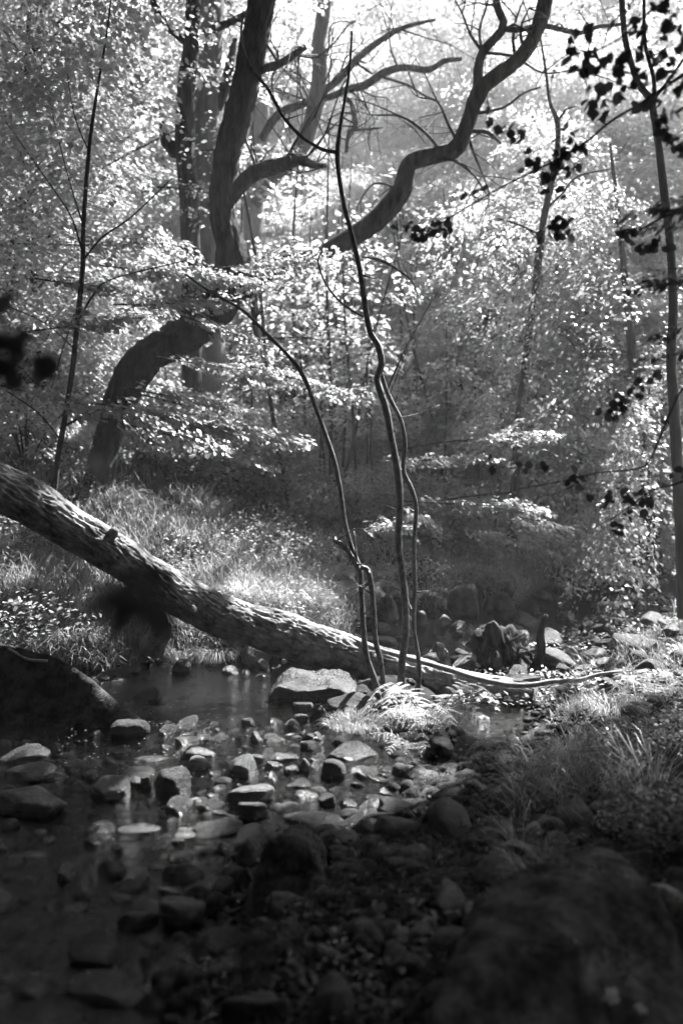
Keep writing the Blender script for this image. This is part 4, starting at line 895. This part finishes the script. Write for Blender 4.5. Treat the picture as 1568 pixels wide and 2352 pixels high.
for o in STONES:
    x0, y0 = o.location.x, o.location.y; q = min(NAMED, key=lambda r_: (r_[0]-x0)**2+(r_[1]-y0)**2); dx, dy = x0-q[0], (y0-q[1])
    if math.hypot(dx, dy) > .55: continue
    by.setdefault((q[2], ('right of' if dx > 0 else 'left of') if abs(dx) > abs(dy) else ('behind' if dy > 0 else 'in front of')), []).append((math.hypot(dx, dy), o))
for (lb, dr), cs in by.items():
    for i_, (dd_, o) in enumerate(sorted(cs, key=lambda t_: t_[0])):
        s_ = (ORD[i_]+' ' if len(cs) > 1 else '')+'small stone '+dr+' the '+lb
        if len(s_.split()) <= 16: o['label'] = s_
# gravel
v2, f2 = ico(1); mb = MB(); rg = np.random.default_rng(8); n = 9000
px = rg.uniform(-60, 1640, n); yy = 1.6/rg.uniform(.16, 1.0, n); x = (px-784)/F*yy
sdv, _ = water_sd(x, yy); k = (sdv < .9) & (rg.uniform(0, 1, n) < np.where(sdv < 0, .55, 1)); x, yy = x[k], yy[k]; z = H(x, yy); n = len(x)
s_ = rg.uniform(.008, .032, n)*(.6+yy*.12); v3 = v2[None]*(1+rg.normal(0, .16, (n, len(v2), 1)))*(s_[:, None]*rg.uniform(.6, 1.2, (n, 3)))[:, None, :]*np.array([1, 1, .6])
v3 = v3+np.stack([x, yy, z+s_*.15], 1)[:, None]
mb.add(v3.reshape(-1, 3), (f2[None]+np.arange(n)[:, None, None]*len(v2)).reshape(-1, 3)); tag(mb.build('gravel', M['rock_black']), 'gravel of the stream bed and its margins', 'gravel', kind='stuff')

mb = MB(); rg = np.random.default_rng(18); v4, f4 = ico(2); cnt = 0
for k in range(3000):
    px, py = rg.uniform(-20, 1600), rg.uniform(1820, 2360) if k % 4 else rg.uniform(1680, 2000); y0 = CAMZ/((py-1099)/F); x0 = (px-784)/F*y0; s1 = rg.uniform(.02, .06)
    if any((x0-q[0])**2+(y0-q[1])**2 < (q[2]+s1*.5)**2 for q in ROCKS) or (1050 < px < 1250 and py < 1755): continue
    N = nrm(rg.normal(0, 1, (9, 3))); d_ = np.maximum(v4@N.T, .02); p_ = v4*np.minimum(1/((d_**9).sum(1)**(1/9)), 1.3)[:, None]
    an = rg.uniform(0, 6.28); p_ = p_*s1*rg.uniform(.6, 1.2, 3)*[1, 1, .7]; p_ = np.stack([p_[:, 0]*math.cos(an)-p_[:, 1]*math.sin(an), p_[:, 0]*math.sin(an)+p_[:, 1]*math.cos(an), p_[:, 2]], 1)
    mb.add(p_+[x0, y0, 0], f4); cnt += 1; mb.v[-1][:, 2] += max(Hs(x0, y0), -.06 if px < 500 else -.02)+s1*.2
tag(mb.build('cobbles', M['rock_deep']), 'dark cobbles packed between the larger stones of the bar', 'cobbles', kind='stuff')

# ---------------------------------------------------------------- ground cover (uncountable)
def scat(rg, n, pxr, yr, sdr, p=1.0):
    px = rg.uniform(*pxr, n); yy = 1/rg.uniform(1/yr[1], 1/yr[0], n)**p; x = (px-784)/F*yy
    s_, side = water_sd(x, yy); k = (s_ > sdr[0]) & (s_ < sdr[1]); return x[k], yy[k], s_[k], side[k]
rg = np.random.default_rng(9)
x, y, s_, side = scat(rg, 110000, (-80, 1680), (4.2, 16), (.06, 9)); k = (fb2(x, y, 1.4, 3, 44)+.25*(side < .5) > .0) | (rg.uniform(0, 1, len(x)) < .12); k &= ~((side > .5) & (x < 1.0) & (y < 6)) & ~((side > .5) & (y > 4.6) & (s_ < 1.3) & (rg.uniform(0, 1, len(x)) < .85))
x, y, side_ = x[k], y[k], side[k]; n = len(x); th = rg.uniform(0, 6.28, n); mb = MB()
blades(mb, rg, np.stack([x, y, H(x, y)-.01], 1), np.stack([np.cos(th), np.sin(th), 0*th], 1)*rg.uniform(.1, .9, n)[:, None], rg.uniform(.08, .26, n)*(1+.03*y)*np.where((side_ > .5) & (y < 7.5), .35, 1), rg.uniform(.004, .008, n)*(.6+.12*y), rg.uniform(.2, .9, n))
tag(mb.build('bank_grass', M['grass'], smooth=False), 'grass covering the stream banks', 'grass', kind='stuff')
def herbs(name, n, pxr, yr, sdr, hmax, size, m_, label, thr=-.05, sc=1.1, seed=1, flt=None):
    rg = np.random.default_rng(seed); x, y, s_, side = scat(rg, n, pxr, yr, sdr, 1.0)
    f_ = fb2(x, y, sc, 3, seed+40); k = f_ > thr
    if flt is not None: k &= flt(x, y, side)
    x, y, f_ = x[k], y[k], f_[k]; n = len(x); z = H(x, y)+rg.uniform(.02, 1, n)**1.2*hmax*np.clip((f_-thr)*3, .15, 1)
    ax = rg.normal(0, 1, (n, 3)); ax[:, 2] = ax[:, 2]*.3-.1; up = rg.normal(0, .45, (n, 3))+[0, 0, 1]; L = rg.uniform(*size, n)*(.8+.02*y)
    mb = MB(); leaf_arr(mb, np.stack([x, y, z], 1), ax, up, L, L*.62); tag(mb.build(name, M[m_], smooth=False), label, 'undergrowth', kind='stuff')
herbs('undergrowth', 60000, (-80, 1680), (5.2, 11), (.15, 7), .40, (.03, .06), 'herb', 'low leafy undergrowth on the near slopes', -.05, 1.3, 1, lambda x, y, s: ~((s > .5) & (y < 9)))
herbs('slope_undergrowth', 330000, (-150, 1750), (10, 42), (.4, 60), 1.15, (.05, .085), 'herb', 'dense leafy understorey on the wooded slopes', -.25, .6, 2)
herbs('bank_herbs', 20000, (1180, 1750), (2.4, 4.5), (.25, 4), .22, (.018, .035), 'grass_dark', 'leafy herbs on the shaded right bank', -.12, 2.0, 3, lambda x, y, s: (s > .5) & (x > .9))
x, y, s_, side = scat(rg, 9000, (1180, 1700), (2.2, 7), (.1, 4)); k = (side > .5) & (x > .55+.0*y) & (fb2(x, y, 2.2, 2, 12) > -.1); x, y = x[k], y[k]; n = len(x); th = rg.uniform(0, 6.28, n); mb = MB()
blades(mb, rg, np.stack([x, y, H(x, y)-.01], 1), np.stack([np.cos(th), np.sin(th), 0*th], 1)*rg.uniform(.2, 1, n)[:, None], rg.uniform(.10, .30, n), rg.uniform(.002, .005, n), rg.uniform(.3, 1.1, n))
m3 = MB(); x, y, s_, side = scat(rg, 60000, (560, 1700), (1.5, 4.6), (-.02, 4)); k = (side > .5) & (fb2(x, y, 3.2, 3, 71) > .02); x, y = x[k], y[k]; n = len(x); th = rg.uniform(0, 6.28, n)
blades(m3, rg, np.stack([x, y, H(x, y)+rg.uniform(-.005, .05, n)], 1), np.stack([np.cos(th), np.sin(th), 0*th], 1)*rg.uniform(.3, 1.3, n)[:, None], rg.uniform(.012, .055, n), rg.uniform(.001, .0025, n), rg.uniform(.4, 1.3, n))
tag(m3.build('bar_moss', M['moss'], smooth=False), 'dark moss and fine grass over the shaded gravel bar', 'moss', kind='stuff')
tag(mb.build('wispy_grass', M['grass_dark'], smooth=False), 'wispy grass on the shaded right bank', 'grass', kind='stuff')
# litter on the bar: tiny sticks and leaves
mb = MB(); x, y, s_, side = scat(rg, 5200, (450, 1650), (1.6, 6), (-.02, 3)); k = side > .5; x, y = x[k], y[k]; n = len(x); th = rg.uniform(0, 6.28, n)
c = np.stack([x, y, H(x, y)+rg.uniform(.004, .05, n)], 1); leaf_arr(mb, c, np.stack([np.cos(th), np.sin(th), rg.normal(0, .3, n)], 1), rg.normal(0, .4, (n, 3))+[0, 0, 1], rg.uniform(.015, .045, n), rg.uniform(.003, .022, n))
x, y, s_, side = scat(rg, 5500, (1050, 1650), (4.8, 13), (-.6, 1.6)); k = (side > .5) & (fb2(x, y, 1.5, 2, 5) > .02); x, y = x[k], y[k]; n = len(x); th = rg.uniform(0, 6.28, n)
m2 = MB(); c = np.stack([x, y, np.maximum(H(x, y), 0)+rg.uniform(.01, .07, n)], 1); leaf_arr(m2, c, np.stack([np.cos(th), np.sin(th), rg.normal(0, .3, n)], 1), rg.normal(0, .35, (n, 3))+[0, 0, 1], rg.uniform(.025, .055, n), rg.uniform(.015, .035, n))
tag(m2.build('fallen_leaves', M['fallen_leaf'], smooth=False), 'pale fallen leaves strewn over the stony upper stream', 'leaves', kind='stuff')
tag(mb.build('leaf_litter', M['litter'], smooth=False), 'crumbled leaf litter between the shaded stones', 'litter', kind='stuff')
mb = MB(); n = 260; px = rg.uniform(120, 620, n); py = rg.uniform(1600, 1800, n); c = np.array([G(a, b, .004) for a, b in zip(px, py)]); th = rg.uniform(0, 6.28, n)
leaf_arr(mb, c, np.stack([np.cos(th), np.sin(th), 0*th], 1), np.tile([0, 0, 1.], (n, 1)), rg.uniform(.004, .016, n), rg.uniform(.004, .012, n)); tag(mb.build('floating_debris', M['fallen_leaf'], smooth=False), 'pale flecks floating on the still pool', 'debris', kind='stuff')

# ---------------------------------------------------------------- grass tufts, ferns, herbs as things
def tuft(px, py, n, Rr, L, label, m_='grass', W=.005, seed=1, arch=(.3, .9), z=None, d=None, name='grass_tuft', group='grass tufts by the stream'):
    b = hit(px, py) if d is None else P(px, py, d); rg = np.random.default_rng(seed)
    o = tuft_mb(rg, n, Rr, L, W, arch).build(name, M[m_], smooth=False, loc=(b[0], b[1], (b[2] if z is None else z))); tag(o, label, 'grass tuft', group); return o
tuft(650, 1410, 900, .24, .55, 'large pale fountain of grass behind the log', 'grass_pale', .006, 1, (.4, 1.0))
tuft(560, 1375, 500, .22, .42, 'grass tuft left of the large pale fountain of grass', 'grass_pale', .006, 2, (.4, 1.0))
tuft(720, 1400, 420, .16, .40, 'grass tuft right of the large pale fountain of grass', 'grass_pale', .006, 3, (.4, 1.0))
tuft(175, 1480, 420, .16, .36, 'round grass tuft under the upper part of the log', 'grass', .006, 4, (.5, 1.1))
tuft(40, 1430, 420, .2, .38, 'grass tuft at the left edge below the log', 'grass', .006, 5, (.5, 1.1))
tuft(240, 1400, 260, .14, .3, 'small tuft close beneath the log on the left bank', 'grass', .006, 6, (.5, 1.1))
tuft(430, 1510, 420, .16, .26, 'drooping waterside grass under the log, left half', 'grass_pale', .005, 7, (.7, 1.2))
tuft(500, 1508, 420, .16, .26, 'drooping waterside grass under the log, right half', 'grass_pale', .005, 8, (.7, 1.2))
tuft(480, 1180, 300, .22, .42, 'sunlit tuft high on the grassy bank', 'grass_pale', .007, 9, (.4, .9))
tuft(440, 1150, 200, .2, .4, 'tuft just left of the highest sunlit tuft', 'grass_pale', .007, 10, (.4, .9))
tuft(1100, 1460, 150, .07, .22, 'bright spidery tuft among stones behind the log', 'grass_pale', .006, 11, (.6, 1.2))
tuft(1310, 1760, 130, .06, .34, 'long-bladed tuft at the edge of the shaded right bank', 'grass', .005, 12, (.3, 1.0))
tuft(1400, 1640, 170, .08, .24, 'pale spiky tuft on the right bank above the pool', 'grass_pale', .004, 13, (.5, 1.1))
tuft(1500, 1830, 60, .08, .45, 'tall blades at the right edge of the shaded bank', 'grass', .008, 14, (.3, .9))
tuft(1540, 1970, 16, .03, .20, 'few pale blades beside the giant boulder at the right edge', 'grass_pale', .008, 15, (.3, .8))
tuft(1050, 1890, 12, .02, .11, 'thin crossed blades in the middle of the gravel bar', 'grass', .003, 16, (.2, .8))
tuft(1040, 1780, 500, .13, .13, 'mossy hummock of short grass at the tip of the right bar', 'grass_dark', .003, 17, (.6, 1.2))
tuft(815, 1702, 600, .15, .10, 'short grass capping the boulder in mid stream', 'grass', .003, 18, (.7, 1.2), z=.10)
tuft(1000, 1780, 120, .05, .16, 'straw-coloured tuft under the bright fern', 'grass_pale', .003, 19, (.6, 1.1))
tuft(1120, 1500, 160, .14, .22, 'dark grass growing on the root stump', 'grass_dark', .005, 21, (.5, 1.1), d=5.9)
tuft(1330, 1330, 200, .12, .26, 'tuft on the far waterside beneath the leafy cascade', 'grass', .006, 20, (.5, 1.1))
def fern(px, py, n, L, label, m_='fern', seed=1, az=None, rise=.7, droop=.9, d=None, dz=0, np_=20):
    b = hit(px, py) if d is None else P(px, py, d); rg = np.random.default_rng(seed)
    root = empty('fern', (b[0], b[1], b[2]+dz), label, 'fern', 'ferns by the stream')
    for k in range(n):
        a = (az[0]+(az[1]-az[0])*(k+.5)/n if az else 6.28*k/n)+rg.normal(0, .12)
        mb = MB(); st = MB(); frond(mb, st, rg, np.zeros(3), a, L*rg.uniform(.75, 1.1), rise*rg.uniform(.8, 1.2), droop*rg.uniform(.85, 1.15), np_)
        f_ = mb.build('frond', M[m_], root, smooth=False); st.build('stalk', M['stem'], f_)
    return root
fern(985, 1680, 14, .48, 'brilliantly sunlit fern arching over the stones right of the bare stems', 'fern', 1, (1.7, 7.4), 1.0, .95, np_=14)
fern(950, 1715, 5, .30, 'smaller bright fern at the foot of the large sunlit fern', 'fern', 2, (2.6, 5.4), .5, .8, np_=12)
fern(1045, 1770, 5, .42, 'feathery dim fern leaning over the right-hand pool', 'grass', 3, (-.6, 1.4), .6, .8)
fern(950, 1380, 7, .45, 'fern with drooping fronds behind the two bare stems', 'fern', 4, None, .7, .95)
fern(820, 1370, 9, .5, 'broad bright fern on the bank behind the left bare stems', 'fern', 5, None, .7, .9)
fern(770, 1330, 8, .45, 'fern beside the large pale grass fountain', 'fern', 6, None, .7, .9)
fern(880, 1330, 8, .45, 'fern just above the drooping one across the stream', 'fern', 7, None, .7, .9)
fern(640, 1260, 8, .5, 'dim fern in the grass above the fountain tuft', 'herb', 8, None, .6, .9, np_=16)
fern(560, 1240, 7, .45, 'dim fern left of the one above the fountain tuft', 'herb', 9, None, .6, .9, np_=16)
fern(1180, 1300, 6, .4, 'small fern at the dark waterside beneath the cascade', 'herb', 10, None, .7, .9, np_=16)
fern(1040, 1320, 6, .4, 'small fern behind the large squarish boulder', 'herb', 11, None, .7, .9, np_=16)
fern(1500, 1600, 7, .36, 'fern among the herbs of the right bank', 'herb', 12, None, .8, .9, np_=16)
def shrub(px, py, Rr, Hh, n, label, m_='herb', size=(.04, .07), d=None, seed=1, per=70):
    b = hit(px, py) if d is None else P(px, py, d); rg = np.random.default_rng(seed); z0 = Hs(b[0], b[1])
    root = empty('shrub', (b[0], b[1], z0), label, 'shrub', 'shrubs on the banks'); st = MB(); O = []
    for k in range(7):
        a = rg.uniform(0, 6.28); r_ = Rr*rg.uniform(.2, .8); tube(st, [[0, 0, -.05, .012], [r_*.4*math.cos(a), r_*.4*math.sin(a), Hh*.5, .009], [r_*math.cos(a), r_*math.sin(a), Hh*.9, .004]], 5, .1, .1)
    st.build('stem', M['bark'], root)
    th = rg.uniform(0, 6.28, n); r_ = Rr*rg.uniform(.1, .8, n); O = np.stack([r_*np.cos(th), r_*np.sin(th), Hh*rg.uniform(.12, .95, n)], 1)
    mb = MB(); sprays(rg, mb, O, np.stack([np.cos(th), np.sin(th), rg.normal(0, .25, n)], 1), rg.uniform(.25, .5, n)*Rr*.9, per, size, .25, .5, .45); mb.build('foliage', M[m_], root, smooth=False)
for k, q in enumerate([(1010, 1270, .5, .5, 40, 'dark leafy shrub on the far bank behind the thin bare stem'), (1200, 1260, .7, .7, 60, 'dark shrub overhanging the far waterside below the slender trunk'),
                       (900, 1200, .5, .45, 40, 'dense low shrub just behind the tallest bare stem'), (1300, 1290, .8, .8, 70, 'shrub under the leafy cascade at the water edge'),
                       (760, 1190, .7, .6, 60, 'low shrub at the top edge of the grassy bank'), (620, 1060, .9, .8, 70, 'shrub on the slope between the two leaning stems'),
                       (320, 1060, .7, .6, 55, 'pale shrub right of the base of the leaning trunk', 'leaf_mid'), (60, 1080, .8, .9, 70, 'shrub behind the upper end of the log', 'leaf_mid'),
                       (1480, 1290, .8, .9, 60, 'shrub at the far bend of the stream', 'leaf_mid'),]):
    shrub(q[0], q[1], q[2], q[3], q[4], q[5], q[6] if len(q) > 6 else 'herb', q[7] if len(q) > 7 else (.03, .055), seed=60+k)

# root mass in the backwater
b = hit(1165, 1545)
rt = empty('root_stump', (b[0], b[1], b[2]), 'black tangled root stump standing in the water behind the fallen pole', 'stump')
mb = rock_mb(66, .56, .4, .5, 5, 6, .3); o = mb.build('stump', M['bark'], rt, loc=(0, .1, .14))
mb = MB(); rg = np.random.default_rng(3)
for k in range(30):
    a = rg.uniform(0, 6.28); e = rg.uniform(.18, .32); zz = rg.uniform(.0, .30)
    p0 = np.array([.12*math.cos(a), .1+.1*math.sin(a), .12]); p2 = np.array([e*math.cos(a), .1+e*.7*math.sin(a), zz]); p1 = (p0+p2)/2+rg.normal(0, .04, 3)
    tube(mb, [[*p0, .022], [*p1, .014], [*p2, .005]], 6, .03, .2, 0, k)
tube(mb, [[.2, .05, 0, .04], [.25, .04, .15, .035], [.24, .02, .28, .028], [.28, .02, .42, .014]], 8, .03, .2); mb.build('root', M['bark'], rt)
# exposed roots on the gravel bar
root_lab = ['uppermost bare root snaking over the shaded gravel bar', 'long bare root crossing the middle of the gravel bar', 'forked-looking root below the hummock on the gravel bar', 'root running along the water edge of the gravel bar',
            'short root nearest the flat-topped pale slab', 'root curling towards the right bank', 'root between the hummock and the right pool']
for k, pts in enumerate([[(1020, 1830), (1090, 1805), (1160, 1850), (1230, 1870), (1330, 1850), (1420, 1830)], [(930, 1900), (1000, 1885), (1080, 1880), (1160, 1892), (1240, 1880), (1330, 1870)],
                         [(1040, 1800), (1075, 1825), (1100, 1862), (1150, 1880), (1210, 1900)], [(790, 1915), (850, 1895), (900, 1890), (960, 1870), (1010, 1840)],
                         [(1110, 1925), (1170, 1910), (1250, 1900)], [(1200, 1900), (1260, 1865), (1340, 1880), (1400, 1860), (1460, 1880)], [(1085, 1770), (1130, 1790), (1200, 1790), (1260, 1810)]]):
    rows = []
    for i_, (px, py) in enumerate(pts): h_ = hit(px, py); rows.append([h_[0], h_[1], h_[2]+.012+(.02 if 0 < i_ < len(pts)-1 else -.03), .014-.004*abs(i_-1)/3])
    mb = MB(); tube(mb, rows, 8, .03, .25, 0, k); o = mb.build('exposed_root', M['bark']); tag(o, root_lab[k], 'root', 'roots on the gravel bar')
# sticks on the left bank
for k, (pts, lb) in enumerate([(((130, 1400), (170, 1440), (215, 1500)), 'pale broken stick on the left bank leaning to the slab'), (((300, 1480), (330, 1510), (352, 1530)), 'short stick at the back edge of the pool by the log root'), (((20, 1500), (60, 1525), (110, 1530)), 'twig lying over the big black slab')]):
    rows = []
    for px, py in pts: h_ = hit(px, py) if k < 2 else P(px, py, 4.6); rows.append([h_[0], h_[1], h_[2]+.03, .012-.002*k])
    mb = MB(); tube(mb, rows, 8, .03, .2); tag(mb.build('stick', M['wood']), lb, 'stick', 'sticks on the left bank')

# fallen leaves: lobed
def lobed(px, py, s, label, seed, onb=False, dz=.03, tilt=.5):
    rg = np.random.default_rng(seed)
    if onb:
        r_ = ray(px, py); q = GBV-np.array([0, 0, CAMZ]); q2 = q/q[:, 1:2]*r_[1]; dd_ = np.hypot(q2[:, 0]-r_[0], q2[:, 2]-r_[2]); kk = np.argsort(dd_)[:6]; b = GBV[kk[np.argmin(GBV[kk, 1])]]+[0, -.01, .01]
    else: b = hit(px, py)
    n_ = 40; th = np.linspace(0, 2*np.pi, n_, endpoint=False); r_ = s*(.35+.65*np.abs(np.cos(2.5*(th-np.pi/2)))**.8)*(1-.35*(np.sin(th) < -.5))
    v_ = np.stack([r_*np.cos(th), r_*np.sin(th), .25*s*np.cos(3*th)+rg.normal(0, .02*s, n_)], 1); v_ = np.vstack([[0, 0, 0], v_])
    f_ = np.stack([np.zeros(n_, int), 1+np.arange(n_), 1+(np.arange(n_)+1) % n_], 1)
    o = MB().add(v_, f_).build('fallen_leaf', M['fallen_leaf'], loc=b+np.array([0, 0, dz])); o.rotation_euler = (tilt+rg.normal(0, .2), rg.normal(0, .3), rg.uniform(0, 6.28)); tag(o, label, 'leaf', 'fallen leaves')
lobed(882, 1972, .035, 'pale fallen leaf propped between stones on the gravel bar', 1)
lobed(862, 2116, .035, 'fallen leaf lying low in the dark mid foreground', 2)
lobed(1392, 2285, .022, 'pale leaf upright on the face of the giant boulder', 3, True, 0, 1.0)
lobed(1470, 2315, .018, 'leaf near the right bottom corner on the giant boulder', 4, True, 0, 1.0)
lobed(1325, 2160, .009, 'tiny leaf fragment on the giant boulder', 5, True, 0, 1.0)
lobed(918, 2170, .03, 'narrow curled leaf beside the lower edge of the giant boulder', 6, False, .03, 1.0)

# ------------------------------------------------------------------ thin haze in the valley
m, n, l = mat('haze'); pv = nd(n, 'ShaderNodeVolumePrincipled'); pv.inputs['Color'].default_value = (.95, .95, .95, 1); pv.inputs['Density'].default_value = 0.0023; pv.inputs['Anisotropy'].default_value = 0.3
o = nd(n, 'ShaderNodeOutputMaterial'); l.new(pv.outputs[0], o.inputs['Volume'])
bx = np.array([[x_, y_, z_] for x_ in (-95, 95) for y_ in (-45, 115) for z_ in (-3, 60)], float)
tag(MB().add(bx, np.array([[0, 1, 3, 2], [4, 6, 7, 5], [0, 4, 5, 1], [2, 3, 7, 6], [0, 2, 6, 4], [1, 5, 7, 3]])).build('haze', m, smooth=False), 'thin sunlit haze hanging in the wooded valley', 'haze', kind='stuff')
